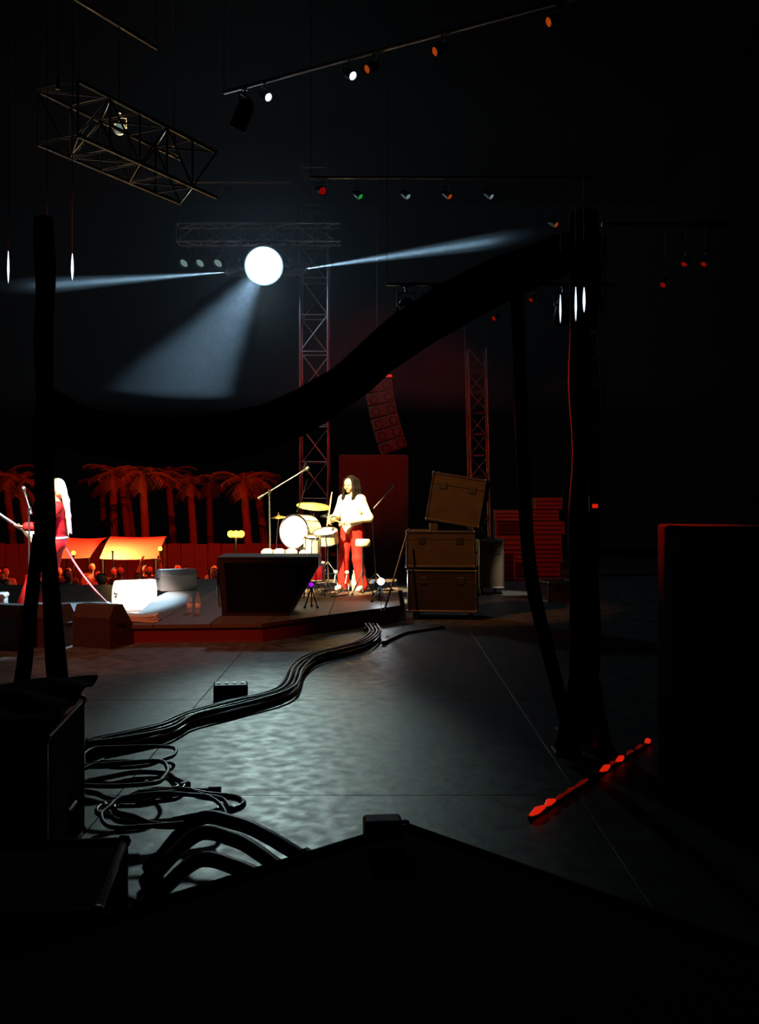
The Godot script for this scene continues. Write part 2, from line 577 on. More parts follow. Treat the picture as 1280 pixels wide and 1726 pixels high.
# ---------------------------------------------------------------- cases and speakers
func flight_case(called: String, label: String, at: Vector3, turn: float, s: Vector3, body: String, castors := true, tilt := 0.0, group := "", trim := "aluminium") -> Node3D:
	var o := thing(called, label, "case", at, turn, group)
	o.rotation.z = tilt
	var lift := 0.11 if castors else 0.0
	var h := s.y - lift
	var mid := Vector3(0, lift + h / 2, 0)
	var st := begin()
	box(st, T(mid - Vector3(0, h * 0.12, 0)), Vector3(s.x, h * 0.76 - 0.004, s.z), 0.006)
	part(o, "body", st, M[body])
	st = begin()
	box(st, T(mid + Vector3(0, h * 0.38, 0)), Vector3(s.x, h * 0.24 - 0.004, s.z), 0.006)
	part(o, "lid", st, M[body])
	var e := Vector3(s.x, h, s.z) / 2
	for a in 3:
		for q in 4:
			var p := Vector3.ZERO
			var i := (a + 1) % 3
			var j := (a + 2) % 3
			p[i] = e[i] * (1 if q & 1 else -1)
			p[j] = e[j] * (1 if q & 2 else -1)
			var len := Vector3(0.026, 0.026, 0.026)
			len[a] = e[a] * 2 - 0.03
			st = begin()
			box(st, T(mid + p), len, 0.007)
			part(o, "edge_strip", st, M[trim])
	for q in 8:
		var p := Vector3(e.x * (1 if q & 1 else -1), e.y * (1 if q & 2 else -1), e.z * (1 if q & 4 else -1))
		st = begin()
		lathe(st, T(mid + p), [Vector2(0, -0.024), Vector2(0.017, -0.017), Vector2(0.024, 0), Vector2(0.017, 0.017), Vector2(0, 0.024)], 10)
		part(o, "corner_ball", st, M.steel)
	for sx in [-1, 1]:                                    # latches on the side towards the camera, handles
		st = begin()
		box(st, T(mid + Vector3(e.x * 0.55 * sx, h * 0.26, e.z + 0.006)), Vector3(0.09, 0.09, 0.012), 0.004)
		part(o, "latch", st, M.steel)
		st = begin()
		var hp := mid + Vector3((e.x + 0.02) * sx, -h * 0.1, 0)
		tube(st, [hp + Vector3(-0.02 * sx, 0, -0.08), hp + Vector3(0.012 * sx, -0.02, -0.07), hp + Vector3(0.012 * sx, -0.02, 0.07), hp + Vector3(-0.02 * sx, 0, 0.08)], 0.009, 6)
		part(o, "handle", st, M.black_rubber)
	if castors:
		for q in 4:
			var p := Vector3(e.x * 0.82 * (1 if q & 1 else -1), 0, e.z * 0.78 * (1 if q & 2 else -1))
			var c: MeshInstance3D
			st = begin()
			tube(st, [p + Vector3(-0.018, 0.05, 0), p + Vector3(0.018, 0.05, 0)], 0.05, 14)
			c = part(o, "castor", st, M.black_rubber)
			st = begin()
			box(st, T(p + Vector3(0, 0.098, 0)), Vector3(0.06, 0.024, 0.08), 0.003)
			part(c, "castor_plate", st, M.steel)
	return o

func wedge(label: String, at: Vector3, turn: float, w: float, h: float, d: float, body: String, round_ := false, group := "") -> Node3D:
	# profile in its own y-z plane: grille slope faces local +z
	var o := thing("floor_monitor", label, "speaker", at, turn, group)
	var poly := PackedVector2Array([Vector2(-d / 2, 0), Vector2(-d / 2, h * 0.72), Vector2(-d * 0.36, h), Vector2(-d * 0.05, h)])
	if round_:
		for i in range(1, 8):
			var a := PI / 2 * i / 8.0
			poly.append(Vector2(-d * 0.05 + d * 0.5 * sin(a), h * 0.3 + h * 0.7 * cos(a)))
	poly.append(Vector2(d * 0.45, h * 0.3))
	poly.append(Vector2(d * 0.38, 0))
	var st := begin()
	extrude(st, Transform3D(Basis(Vector3(0, 0, 1), Vector3(0, 1, 0), Vector3(1, 0, 0)), Vector3.ZERO), poly, w)
	part(o, "cabinet", st, M[body])
	var a := Vector3(0, h, -d * 0.05)
	var b := Vector3(0, h * 0.3, d * 0.45)
	if not round_:
		var mid := (a + b) / 2
		var nrm := Vector3(0, (b - a).z, -(b - a).y).normalized()
		st = begin()
		box(st, Transform3D(Basis(Vector3.RIGHT, nrm, Vector3.RIGHT.cross(nrm)), mid + nrm * 0.006), Vector3(w * 0.9, 0.012, (b - a).length() * 0.88), 0.003)
		part(o, "grille", st, M.black_paint)
	for s in [-1, 1]:
		st = begin()
		tube(st, [Vector3(s * w / 2, h * 0.55, -d * 0.25), Vector3(s * (w / 2 + 0.02), h * 0.55, -d * 0.2), Vector3(s * (w / 2 + 0.02), h * 0.55, 0.0), Vector3(s * w / 2, h * 0.55, d * 0.05)], 0.008, 6)
		part(o, "handle", st, M.black_rubber)
	return o

# ---------------------------------------------------------------- drums and stands
func legs3(o: Node3D, top: Vector3, foot_y: float, spread: float, m: String, r := 0.009) -> void:
	for k in 3:
		var a := TAU * k / 3.0 + 0.5
		var st := begin()
		tube(st, [top, Vector3(top.x + cos(a) * spread, foot_y + r, top.z + sin(a) * spread)], r, 6)
		var l := part(o, "leg", st, M[m])
		st = begin()
		var f := Vector3(top.x + cos(a) * spread, foot_y, top.z + sin(a) * spread)
		tube(st, [f, f + Vector3(0, 0.025, 0)], r * 1.7, 8)
		part(l, "rubber_foot", st, M.black_rubber)

func drum(called: String, label: String, base: Vector3, centre: Vector3, axis: Vector3, r: float, depth: float, shell: String, nlegs := 3) -> Node3D:
	# centre: middle of the struck head; the shell runs back along -axis; legs reach down to the base
	var o := thing(called, label, "drum", base)
	var ax := axis.normalized()
	var side := ax.cross(Vector3.BACK if absf(ax.z) < 0.9 else Vector3.RIGHT).normalized()
	var t := Transform3D(Basis(side, ax, side.cross(ax)), centre - base)
	var st := begin()
	lathe(st, t, [Vector2(r, -depth), Vector2(r, -0.015)], 28)
	part(o, "shell", st, M[shell])
	for s in 2:
		st = begin()
		lathe(st, t, [Vector2(0, 0.002 if s == 0 else -depth - 0.002), Vector2(r * 1.005, 0.0 if s == 0 else -depth), Vector2(r * 1.005, -0.012 if s == 0 else -depth + 0.012)], 28, false)
		part(o, "drum_head", st, M.drum_head)
		st = begin()
		var y := -0.002 if s == 0 else -depth - 0.016
		lathe(st, t, [Vector2(r * 1.01, y), Vector2(r * 1.06, y), Vector2(r * 1.06, y + 0.02), Vector2(r * 1.01, y + 0.02), Vector2(r * 1.01, y)], 28, false)
		part(o, "hoop", st, M.chrome)
	for k in 8:
		var a := TAU * k / 8.0
		st = begin()
		tube(st, [t * Vector3(cos(a) * r * 1.05, 0.0, sin(a) * r * 1.05), t * Vector3(cos(a) * r * 1.05, -depth, sin(a) * r * 1.05)], 0.006, 6)
		part(o, "tension_rod", st, M.chrome)
	if nlegs > 0:
		var low := t * Vector3(0, -depth * 0.5, 0)
		if absf(ax.y) > 0.7:
			for k in nlegs:
				var a := TAU * k / nlegs + 0.4
				st = begin()
				var p := low + Vector3(cos(a) * (r + 0.012), 0.05, sin(a) * (r + 0.012))
				tube(st, [p, Vector3(p.x, 0.0, p.z)], 0.008, 6)
				part(o, "leg", st, M.chrome)
		else:
			st = begin()
			tube(st, [low - Vector3(0, r * 0.9, 0), Vector3(low.x, 0.35, low.z)], 0.018, 8)
			part(o, "stand_post", st, M.chrome)
			legs3(o, Vector3(low.x, 0.4, low.z), 0.0, 0.3, "chrome", 0.01)
	return o

func cymbal(label: String, base: Vector3, top: Vector3, r: float, tilt: Vector3) -> Node3D:
	var o := thing("cymbal_stand", label, "cymbal", base)
	var tp := top - base
	var st := begin()
	tube(st, [Vector3(0, 0.25, 0), Vector3(0, tp.y * 0.6, 0), tp], 0.011, 8)
	part(o, "pole", st, M.chrome)
	legs3(o, Vector3(0, 0.34, 0), 0.0, 0.28, "chrome")
	st = begin()
	var up := (Vector3.UP + tilt).normalized()
	var side := up.cross(Vector3.BACK).normalized()
	lathe(st, Transform3D(Basis(side, up, side.cross(up)), tp), [Vector2(0, 0.03), Vector2(r * 0.1, 0.028), Vector2(r * 0.2, 0.006), Vector2(r * 0.6, -0.006), Vector2(r, -0.022), Vector2(r, -0.026), Vector2(r * 0.6, -0.011), Vector2(0, -0.004)], 30)
	part(o, "cymbal", st, M.brass)
	st = begin()
	tube(st, [tp + up * 0.028, tp + up * 0.06], 0.012, 8)
	part(o, "wing_nut", st, M.chrome)
	return o

func mic_stand(label: String, base: Vector3, joint: Vector3, tail: Vector3, tip: Vector3, m := "steel") -> Node3D:
	var o := thing("microphone_stand", label, "microphone stand", base)
	var j := joint - base
	var st := begin()
	tube(st, [Vector3(0, 0.2, 0), j], 0.011, 8)
	part(o, "pole", st, M[m])
	legs3(o, Vector3(0, 0.24, 0), 0.0, 0.27, m)
	st = begin()
	tube(st, [tail - base, tip - base], 0.009, 8)
	part(o, "boom", st, M[m])
	st = begin()
	tube(st, [j - Vector3(0, 0.05, 0), j + Vector3(0, 0.03, 0)], 0.022, 8)
	part(o, "boom_clutch", st, M.black_paint)
	var d := (tip - tail).normalized()
	st = begin()
	tube(st, [tail - base - d * 0.02, tail - base + d * 0.07], 0.018, 8)
	part(o, "counterweight", st, M[m])
	st = begin()
	var p := tip - base
	tube(st, [p, p + d * 0.09, p + d * 0.1, p + d * 0.14, p + d * 0.15], [0.012, 0.017, 0.024, 0.024, 0.012], 10)
	part(o, "microphone", st, M.steel)
	return o

# ---------------------------------------------------------------- scene
func _ready() -> void:
	rng.seed = 7
	# camera
	var cam := Camera3D.new()
	cam.name = "camera"
	cam.projection = Camera3D.PROJECTION_FRUSTUM
	cam.near = 0.05
	cam.far = 200.0
	cam.size = 2.0 * cam.near * 863.0 / F
	cam.frustum_offset = Vector2(0, -(863.0 - HOR) / F * cam.near)
	cam.position = Vector3(0, EYE, 0)
	add_child(cam)
	cam.current = true
	# night air
	var env := Environment.new()
	env.background_mode = Environment.BG_COLOR
	env.background_color = Color(0.006, 0.006, 0.008)
	env.tonemap_mode = Environment.TONE_MAPPER_LINEAR
	env.tonemap_exposure = 1.0
	env.sdfgi_enabled = true
	env.ssao_enabled = true
	env.ssil_enabled = true
	env.volumetric_fog_enabled = true
	env.volumetric_fog_density = 0.0
	var we := WorldEnvironment.new()
	we.name = "night_air"
	we.environment = env
	add_child(we)
	materials()
	can_meshes()
	setting()
	rigging()
	lamps()
	haze()
	audience()
	backline()
	drums()
	stage_front()
	drummer()
	guitarist()
	masking()
	floor_things()
	foreground()
	small_lights()

func setting() -> void:
	# deck of separate sheets on a frame
	var o := thing("floor", "worn grey stage deck of large sheets with fine joints", "stage floor")
	structure(o)
	var w := 2.44
	var z0 := -0.4
	var sheets := []
	for v in 3:
		var st := begin()
		box(st, T(Vector3.ZERO), Vector3(w - 0.004, 0.05, w - 0.004), 0.002)
		sheets.append(mesh_of(st, M.deck))
	for i in range(-4, 3):
		for j in range(-1, 10):
			var x := (i + 0.5) * w + 1.05
			var z := z0 - (j + 0.5) * w
			if z < -17.0 and x < 0.9:
				continue
			inst(o, "deck_panel", sheets[(i * 7 + j * 3 + 40) % 3], T(Vector3(x, -0.025, z)))
	var st := begin()
	box(st, T(Vector3(-0.3 - w, -0.15, -7.1)), Vector3(12.0, 0.2, 19.0), 0.01)
	box(st, T(Vector3(3.66, -0.15, -11.0)), Vector3(7.3, 0.2, 27.0), 0.01)
	part(o, "deck_frame", st, M.black_paint)
	# audience ground
	var g := thing("ground", "dark open ground below the stage where the audience stands", "ground", Vector3(-6, GROUND, -30))
	structure(g)
	st = begin()
	box(st, T(Vector3(0, -0.1, 0)), Vector3(70, 0.2, 70), 0.01)
	part(g, "earth", st, M.earth)
	# roof skin of the stage
	var c := thing("ceiling", "black fabric roof over the stage", "roof", Vector3(0, 9.0, -10))
	structure(c)
	st = begin()
	box(st, T(Vector3(-1.5, 0.05, 0)), Vector3(17, 0.1, 31), 0.02)
	part(c, "roof_skin", st, M.black_cloth)
	# black masking along the right wing
	var r := thing("wall_right", "black masking drape along the dark right wing", "drape", Vector3(6.2, 0, -6))
	structure(r)
	st = begin()
	sheet(st, func(u: float, v: float) -> Vector3: return Vector3(0.12 * sin(u * 140.0) * (1.0 - 0.3 * v), v * 9.0, (u - 0.5) * 22.0), 120, 3, Vector3(0.01, 0, 0))
	part(r, "drape", st, M.black_cloth)

func rigging() -> void:
	# tower beside the drum kit and the bar it carries
	truss("truss_tower", "tall lattice truss tower rising behind the drum kit", px(531, 400, 20.3) * Vector3(1, 0, 1) + Vector3(0, 0.02, 0), px(531, 400, 20.3) * Vector3(1, 0, 1) + Vector3(0, 8.9, 0), 0.56, 12, 0.028, "steel")
	# it stands on a plinth, because the deck ends before it
	var tb := px(531, 400, 20.3)
	var pl := thing("tower_plinth", "dark timber plinth under the lattice tower behind the drums", "plinth", Vector3(tb.x, GROUND, tb.z))
	var st := begin()
	box(st, T(Vector3(0, 0.97, 0)), Vector3(1.0, 1.94, 1.0), 0.02)
	part(pl, "block", st, M.dark_ply)
	st = begin()
	box(st, T(Vector3(0, 1.97, 0)), Vector3(0.8, 0.06, 0.8), 0.008)
	part(pl, "base_plate", st, M.steel)
	truss("lighting_truss", "horizontal truss above the bright round lamp", px(300, 395, 19.7), px(575, 395, 19.7), 0.35, 7, 0.02, "steel")
	# ladder-like truss overhead, pale metal
	truss("overhead_truss", "pale metal box truss hanging overhead between the pipes", Vector3(-2.75, 4.85, -8.5), Vector3(-1.87, 4.85, -10.25), 0.46, 5, 0.02, "truss_metal")
	pipe(Vector3(-1.9, 6.5, -12.16), Vector3(2.1, 6.5, -9.75), 0.024, "thin overhead pipe carrying the amber lamps")
	pipe(Vector3(-3.3, 6.5, -9.3), Vector3(-2.45, 6.5, -10.95), 0.024, "short overhead pipe above the pale box truss")
	pipe(Vector3(-1.0, 6.2, -14.5), Vector3(3.1, 6.2, -14.5), 0.026, "overhead pipe with dim lamps above the case stack")
	pipe(Vector3(2.6, 4.75, -11.65), Vector3(4.7, 4.75, -11.65), 0.026, "low pipe of red lamps beside the black right drape")
	pipe(Vector3(0.1, 4.35, -13.1), Vector3(3.1, 4.35, -13.1), 0.026, "low pipe of red lamps above the slatted crates")
	pipe(Vector3(-5.2, 7.4, -8.6), Vector3(0.6, 7.4, -8.6), 0.026, "front pipe high above the cable bundle")
	pipe(Vector3(-4.4, 8.3, -21.4), Vector3(-1.9, 8.3, -21.4), 0.026, "far pipe facing the audience beyond the round lamp")
	pipe(Vector3(-3.2, 5.6, -4.4), Vector3(-0.6, 5.6, -4.4), 0.026, "near pipe high over the thick cables")
	# hanging suspensions of the two flown trusses
	for q in [[Vector3(-2.75, 5.08, -8.5), "pale box truss, front hanger"], [Vector3(-2.75 + 0.88 * 0.8, 5.08, -8.5 - 1.75 * 0.8), "pale box truss, back hanger"], [px(300, 395, 19.7) + Vector3(0, 0.175, 0), "truss above the round lamp, open end hanger"]]:
		var h := thing("truss_hanger", "thin steel wire hanger of the " + q[1], "wire", q[0])
		st = begin()
		tube(st, [Vector3.ZERO, Vector3(0, 9.0 - q[0].y, 0)], 0.006, 6)
		part(h, "wire", st, M.steel)
		st = begin()
		tube(st, [Vector3(0, -0.03, 0), Vector3(0, 0.08, 0)], 0.02, 8)
		part(h, "shackle", st, M.steel)

func lamps() -> void:
	# the big round lamp that looks at the camera, hung under the truss
	var at := px(445, 447, 19.2)
	var o := thing("round_spotlight", "large blazing round white stage lamp under the truss", "stage lamp", at)
	o.scale = Vector3.ONE * 1.2
	var dir := (Vector3(-0.6, 0.6, -4.0) - at).normalized()
	var b := Basis.looking_at(dir, Vector3.UP)
	var t := Transform3D(b * Basis(Vector3.RIGHT, -PI / 2), Vector3.ZERO)
	var st := begin()
	lathe(st, t, [Vector2(0, -0.5), Vector2(0.16, -0.48), Vector2(0.26, -0.3), Vector2(0.31, -0.05), Vector2(0.31, 0.1), Vector2(0.325, 0.1), Vector2(0.325, 0.12), Vector2(0.295, 0.12), Vector2(0.29, 0.02)], 32)
	part(o, "housing", st, M.black_paint)
	st = begin()
	lathe(st, t, [Vector2(0, 0.1), Vector2(0.15, 0.09), Vector2(0.285, 0.05), Vector2(0.285, 0.03), Vector2(0, 0.03)], 32)
	part(o, "lens", st, M.lamp_white)
	st = begin()
	tube(st, [Vector3(-0.36, 0, 0), Vector3(-0.36, 0.38, 0), Vector3(0.36, 0.38, 0), Vector3(0.36, 0, 0)], 0.022, 8)
	part(o, "yoke", st, M.black_paint)
	for s in [-1, 1]:
		st = begin()
		tube(st, [Vector3(s * 0.29, 0, 0), Vector3(s * 0.385, 0, 0)], 0.035, 10)
		part(o, "pivot_knob", st, M.black_paint)
	st = begin()
	tube(st, [Vector3(0, 0.37, 0), (Vector3(0, px(0, 395, 19.7).y - 0.192, -19.525) - Vector3(0, at.y, at.z)) / 1.2], 0.03, 8)
	part(o, "clamp", st, M.steel)
	var cool := Color(0.72, 0.90, 1.0)
	# wide face light: floods the near deck and the haze round the lamp
	spot(o, dir * 0.2, Vector3(-0.75, 0, -6.6), 42.0, Color(0.82, 0.95, 0.92), 6.6, 1.0, 0.25)
	omni(o, dir * 0.25, 3.0, cool, 0.2)
	# hot core of the same lamp that falls on the guitarist and the monitors
	spot(o, dir * 0.2 + Vector3(-0.05, -0.08, 0), Vector3(-4.25, 0.4, -12.9), 300.0, cool, 12.0, 0.25, 0.12)
	# two pin spots added beside it, their sideways beams imitate a lens streak
	var bar := px(0, 395, 19.7).y - 0.195
	for q in [[404.0, px(50, 483, 20.5), "pin spot added for the lens streak beside the round lamp, on the side away from the tower", 7500.0], [488.0, px(850, 404, 20.5), "pin spot added for the lens streak beside the round lamp, on the tower side", 9000.0]]:
		var can := par_can(Vector3((q[0] - 640.0) / F * 19.525, bar, -19.525), q[1], "lens_white", q[2], 0.0, cool, 2.0, 0.5, 1.0, "", 0.33)
		spot(can, Vector3.ZERO, q[1], q[3], cool, 1.35, 1.0, 0.01, 0.27)
		spot(can, Vector3.ZERO, q[1], q[3] * 0.24, cool, 3.0, 1.0, 0.01, 0.27)
	# lamps out of the frame above: key on the drummer, amber on the cases, washes
	par_can(Vector3(-3.1, 7.374, -8.6), Vector3(-0.95, 1.1, -14.2), "lens_warm", "warm front lamp on the high pipe, aimed at the drummer", 800.0, Color(1.0, 0.88, 0.62), 7.6, 0.35)
	par_can(Vector3(-2.4, 7.374, -8.6), Vector3(1.1, 0.8, -13.0), "lens_amber", "amber front lamp on the high pipe, aimed at the cases", 26.0, Color(1.0, 0.62, 0.32), 10.0, 0.8)
	par_can(Vector3(-3.8, 7.374, -8.6), Vector3(-1.9, 0.0, -10.2), "lens_warm", "warm front lamp on the high pipe, aimed at the riser", 9.0, Color(1.0, 0.80, 0.62), 24.0, 1.0)
	par_can(Vector3(-4.6, 7.374, -8.6), Vector3(-3.75, 0.6, -13.1), "lens_warm", "warm front lamp on the high pipe, aimed at the guitarist", 420.0, Color(1.0, 0.90, 0.84), 7.5, 0.5)
	par_can(Vector3(-1.9, 5.574, -4.4), Vector3(-2.5, 0.2, -10.6), "lens_red", "orange-red lamp on the near pipe, aimed at the floor monitors", 22.0, Color(1.0, 0.36, 0.16), 13.0, 0.7)
	par_can(Vector3(-3.3, 8.274, -21.4), Vector3(-9.0, 0.2, -31.5), "lens_red", "red lamp on the far pipe, aimed at the palms", 300.0, Color(1.0, 0.16, 0.07), 38.0, 0.9)
	par_can(Vector3(0.35, 4.324, -13.1), Vector3(-0.5, 3.0, -20.0), "lens_red", "red lamp on the low pipe over the cases, aimed at the tower", 13.0, Color(1.0, 0.14, 0.07), 24.0, 0.8)
	par_can(Vector3(2.85, 4.324, -13.1), Vector3(2.8, 0.9, -19.2), "lens_red", "red lamp on the low pipe over the cases, aimed at the slatted crates", 7.0, Color(1.0, 0.12, 0.05), 14.0, 0.6)
	par_can(Vector3(0.70, 4.324, -13.1), Vector3(2.4, 2.6, -23.5), "lens_red", "red lamp on the low pipe over the cases, aimed at the lattice mast", 14.0, Color(1.0, 0.14, 0.06), 12.0, 0.8)
	par_can(Vector3(-0.85, 6.174, -14.5), Vector3(1.24, 2.0, -6.1), "lens_red", "red lamp on the pipe above the cases, aimed at the cabled post", 260.0, Color(1.0, 0.14, 0.06), 3.6, 0.9, 0.6)
	par_can(Vector3(2.42, 4.324, -13.1), Vector3(2.1, 0.0, -16.0), "lens_dim", "white lamp on the low pipe over the cases, aimed down at the deck", 26.0, Color(1.0, 0.95, 0.85), 4.5, 0.5)
	par_can(Vector3(-1.62, 6.474, -11.99), Vector3(-4.05, 1.1, -13.35), "lens_magenta", "magenta lamp on the amber lamp pipe, aimed at the guitarist's back", 110.0, Color(0.75, 0.1, 1.0), 4.5, 0.6)

func spot(parent: Node3D, off: Vector3, target: Vector3, energy: float, c: Color, angle: float, soft: float, size: float, ahead := 0.0) -> void:
	var l := SpotLight3D.new()
	l.name = "lamp_beam"
	var p := parent.position + off
	var d := (target - p).normalized()
	l.transform = Transform3D(Basis.looking_at(d, Vector3.UP), off + d * ahead)
	l.light_energy = energy
	l.light_color = c
	l.spot_angle = angle
	l.spot_angle_attenuation = soft
	l.spot_range = 60.0
	l.spot_attenuation = 2.0
	l.light_size = size
	l.shadow_enabled = true
	parent.add_child(l, true)

func haze() -> void:
	var f := FogVolume.new()
	f.name = "stage_haze"
	f.shape = RenderingServer.FOG_VOLUME_SHAPE_BOX
	f.size = Vector3(13.9, 5.75, 5.2)
	f.position = Vector3(-1.2, 6.075, -17.85)
	var m := FogMaterial.new()
	m.resource_name = "haze"
	m.density = 0.009
	m.albedo = Color(0.93, 0.96, 1.0)
	f.material = m
	f.set_meta("label", "thin blue-white haze hanging round the bright lamp")
	f.set_meta("category", "haze")
	f.set_meta("kind", "stuff")
	add_child(f)

func person_bones(arms: Dictionary, legs: Dictionary, lean := 0.0) -> Dictionary:
	# faces +z, left is +x; arms / legs: joints by side (1 left, -1 right)
	var d := {"torso": [], "arm": [], "leg": [], "neck": [], "foot": []}
	d.torso = [
		[Vector3(-0.07, 0.94, 0), Vector3(0.07, 0.94, 0), 0.105, 0.105],
		[Vector3(0, 0.98, 0), Vector3(0, 1.14, 0.005 + lean), 0.115, 0.115],
		[Vector3(-0.06, 1.12, lean), Vector3(-0.08, 1.32, 0.01 + lean), 0.1, 0.105],
		[Vector3(0.06, 1.12, lean), Vector3(0.08, 1.32, 0.01 + lean), 0.1, 0.105],
		[Vector3(-0.165, 1.41, -0.01 + lean), Vector3(0.165, 1.41, -0.01 + lean), 0.062, 0.062],
	]
	d.neck = [[Vector3(0, 1.42, -0.01 + lean), Vector3(0, 1.54, 0.005 + lean * 1.3), 0.058, 0.052]]
	for s in [-1, 1]:
		var a: Array = arms[s]
		var sh := Vector3(0.18 * s, 1.40, -0.01 + lean)
		d.arm.append([sh, a[0], 0.054, 0.042])
		d.arm.append([a[0], a[1], 0.042, 0.028])
		var l: Array = legs[s]
		d.leg.append([Vector3(0.085 * s, 0.92, 0), l[0], 0.092, 0.06])
		d.leg.append([l[0], l[1], 0.06, 0.04])
		d.foot.append([l[1] + Vector3(0, -0.03, -0.03), l[2] + Vector3(0, 0.01, 0), 0.04, 0.034])
	return d

var crowd_protos := []

func audience() -> void:
	# people standing below the stage
	var poses := [
		["person in dark clothes, arms lowered, in the red-lit crowd", {-1: [Vector3(-0.24, 1.12, 0.0), Vector3(-0.22, 0.88, 0.1)], 1: [Vector3(0.24, 1.12, 0.0), Vector3(0.22, 0.88, 0.1)]}, "crowd_dark"],
		["person with both arms raised in the red-lit crowd", {-1: [Vector3(-0.3, 1.6, 0.08), Vector3(-0.24, 1.86, 0.12)], 1: [Vector3(0.3, 1.6, 0.08), Vector3(0.24, 1.86, 0.12)]}, "crowd_dark"],
		["person in a pale top, arms folded, in the red-lit crowd", {-1: [Vector3(-0.25, 1.14, 0.06), Vector3(0.02, 1.16, 0.2)], 1: [Vector3(0.25, 1.14, 0.06), Vector3(-0.02, 1.19, 0.22)]}, "crowd_pale"],
	]
	var legs := {-1: [Vector3(-0.1, 0.5, 0.02), Vector3(-0.11, 0.08, -0.02), Vector3(-0.13, 0.03, 0.13)], 1: [Vector3(0.1, 0.5, 0.02), Vector3(0.11, 0.08, -0.02), Vector3(0.13, 0.03, 0.13)]}
	for p in poses:
		var o := thing("person", p[0], "person", Vector3.ZERO, 0.0, "audience standing below the stage")
		var b := person_bones(p[1], legs)
		var st := begin()
		var all: Array = b.torso + b.neck + b.arm + b.leg + b.foot + head_bones(Vector3(0, 1.63, 0.01), Vector3.BACK, Vector3.UP)
		for s in [-1, 1]:
			var e: Vector3 = p[1][s][0]
			var w: Vector3 = p[1][s][1]
			all += hand(w, w - e, Vector3(-s, 0, 0.2), s, 0.35)
		blob(st, all, 0.022, 0.03)
		part(o, "body", st, M.crowd_skin)
		st = begin()
		var sleeves := []
		for i in [0, 2]:
			sleeves.append([b.arm[i][0], b.arm[i][0].lerp(b.arm[i][1], 0.7), 0.056, 0.05])
		blob(st, b.torso + sleeves, 0.024, 0.03, 0.014)
		part(o, "shirt", st, M[p[2]])
		st = begin()
		blob(st, b.leg + [b.torso[0]], 0.024, 0.03, 0.012)
		part(o, "trousers", st, M.crowd_dark)
		st = begin()
		blob(st, [[Vector3(0, 1.68, -0.035), Vector3(0, 1.6, -0.05), 0.088, 0.08]], 0.02, 0.02)
		part(o, "hair", st, M.brown_hair)
		crowd_protos.append(o)
	var n := 0
	for row in 5:
		var d := 20.6 + row * 1.45
		var x := 0.0 + (12 if row % 2 else 0)
		while x < 400.0:
			var q := px(x + rng.randf_range(-5, 5), 900, d + rng.randf_range(-0.4, 0.4))
			var kind: int = [0, 2, 0, 0, 2, 0, 1][n % 7] if row < 4 else [0, 2][n % 2]
			var at := Vector3(q.x, GROUND, q.z)
			var turn := atan2(-1.5 - at.x, -14.0 - at.z) + rng.randf_range(-0.3, 0.3)
			var s := rng.randf_range(0.92, 1.03)
			var o: Node3D = crowd_protos[kind]
			if o.position == Vector3.ZERO:
				o.position = at
				o.rotation.y = turn
			else:
				o = dup(o, at, turn)
			o.set_meta("label", String(poses[kind][0]).replace("the red-lit crowd", "the %s row of the red-lit crowd" % ["front", "second", "third", "fourth", "last"][row]))
			o.scale = Vector3.ONE * s
			n += 1
			x += 0.72 * F / d * rng.randf_range(0.9, 1.2)
	# stall awnings lit by bulbs
	stall("market stall with a brightly lit curved canvas awning behind the crowd", px(232, 905, 28.0), 1.55, 0.55, 0.10)
	stall("smaller stall with a dimmer curved awning left of the bright one", px(140, 907, 28.6), 1.25, 0.5, -0.06)
	lantern("small bulb on a pole beside the bright stall awning's low end", px(190, 925, 26.7), 3.2)
	lantern("tiny bulb lamp on a pole by the small dim stall", px(124, 932, 26.6), 0.15)
	lantern("tiny bulb lamp on a pole by the bright stall's far end", px(270, 925, 26.8), 0.2)
	# three globes on one bar
	var g := thing("globe_lamp", "row of three glowing yellow globe bulbs on a post beyond the crowd", "lamp", Vector3(px(398, 900, 27.0).x, GROUND, -27.0))
	var gy := px(398, 900, 27.0).y - GROUND
	var st := begin()
	tube(st, [Vector3(0, 0, 0), Vector3(0, gy - 0.1, 0)], 0.03, 8)
	part(g, "post", st, M.black_paint)
	st = begin()
	tube(st, [Vector3(-0.2, gy - 0.1, 0), Vector3(0.2, gy - 0.1, 0)], 0.02, 8)
	part(g, "crossbar", st, M.black_paint)
	for k in 3:
		st = begin()
		sphere(st, Vector3((k - 1) * 0.14, gy + 0.0, 0), 0.095)
		part(g, "globe_bulb", st, M.bulb_yellow)
	omni(g, Vector3(0, gy, 0.2), 1.2, Color(1.0, 0.7, 0.3), 0.1)
	# fence behind
	var f := thing("fence", "low dark board fence running behind the stalls", "fence", Vector3(-8.5, GROUND, -31.0))
	for k in 34:
		st = begin()
		box(st, T(Vector3((k - 17) * 0.42, 1.02, 0)), Vector3(0.4, 2.04 + 0.03 * sin(k * 2.3), 0.04), 0.008)
		part(f, "board", st, M.fence_wood)
	for y in [0.5, 1.7]:
		st = begin()
		box(st, T(Vector3(0, y, -0.06)), Vector3(14.4, 0.1, 0.06), 0.006)
		part(f, "rail", st, M.fence_wood)
	# palms
	var list := [[8, 800, 37.0], [34, 815, 33.0], [172, 815, 44.0], [190, 800, 34.8], [203, 800, 37.8], [212, 815, 41.0], [240, 800, 32.3], [283, 800, 39.5], [320, 815, 35.4], [352, 815, 42.0], [410, 812, 33.0], [432, 812, 36.0]]
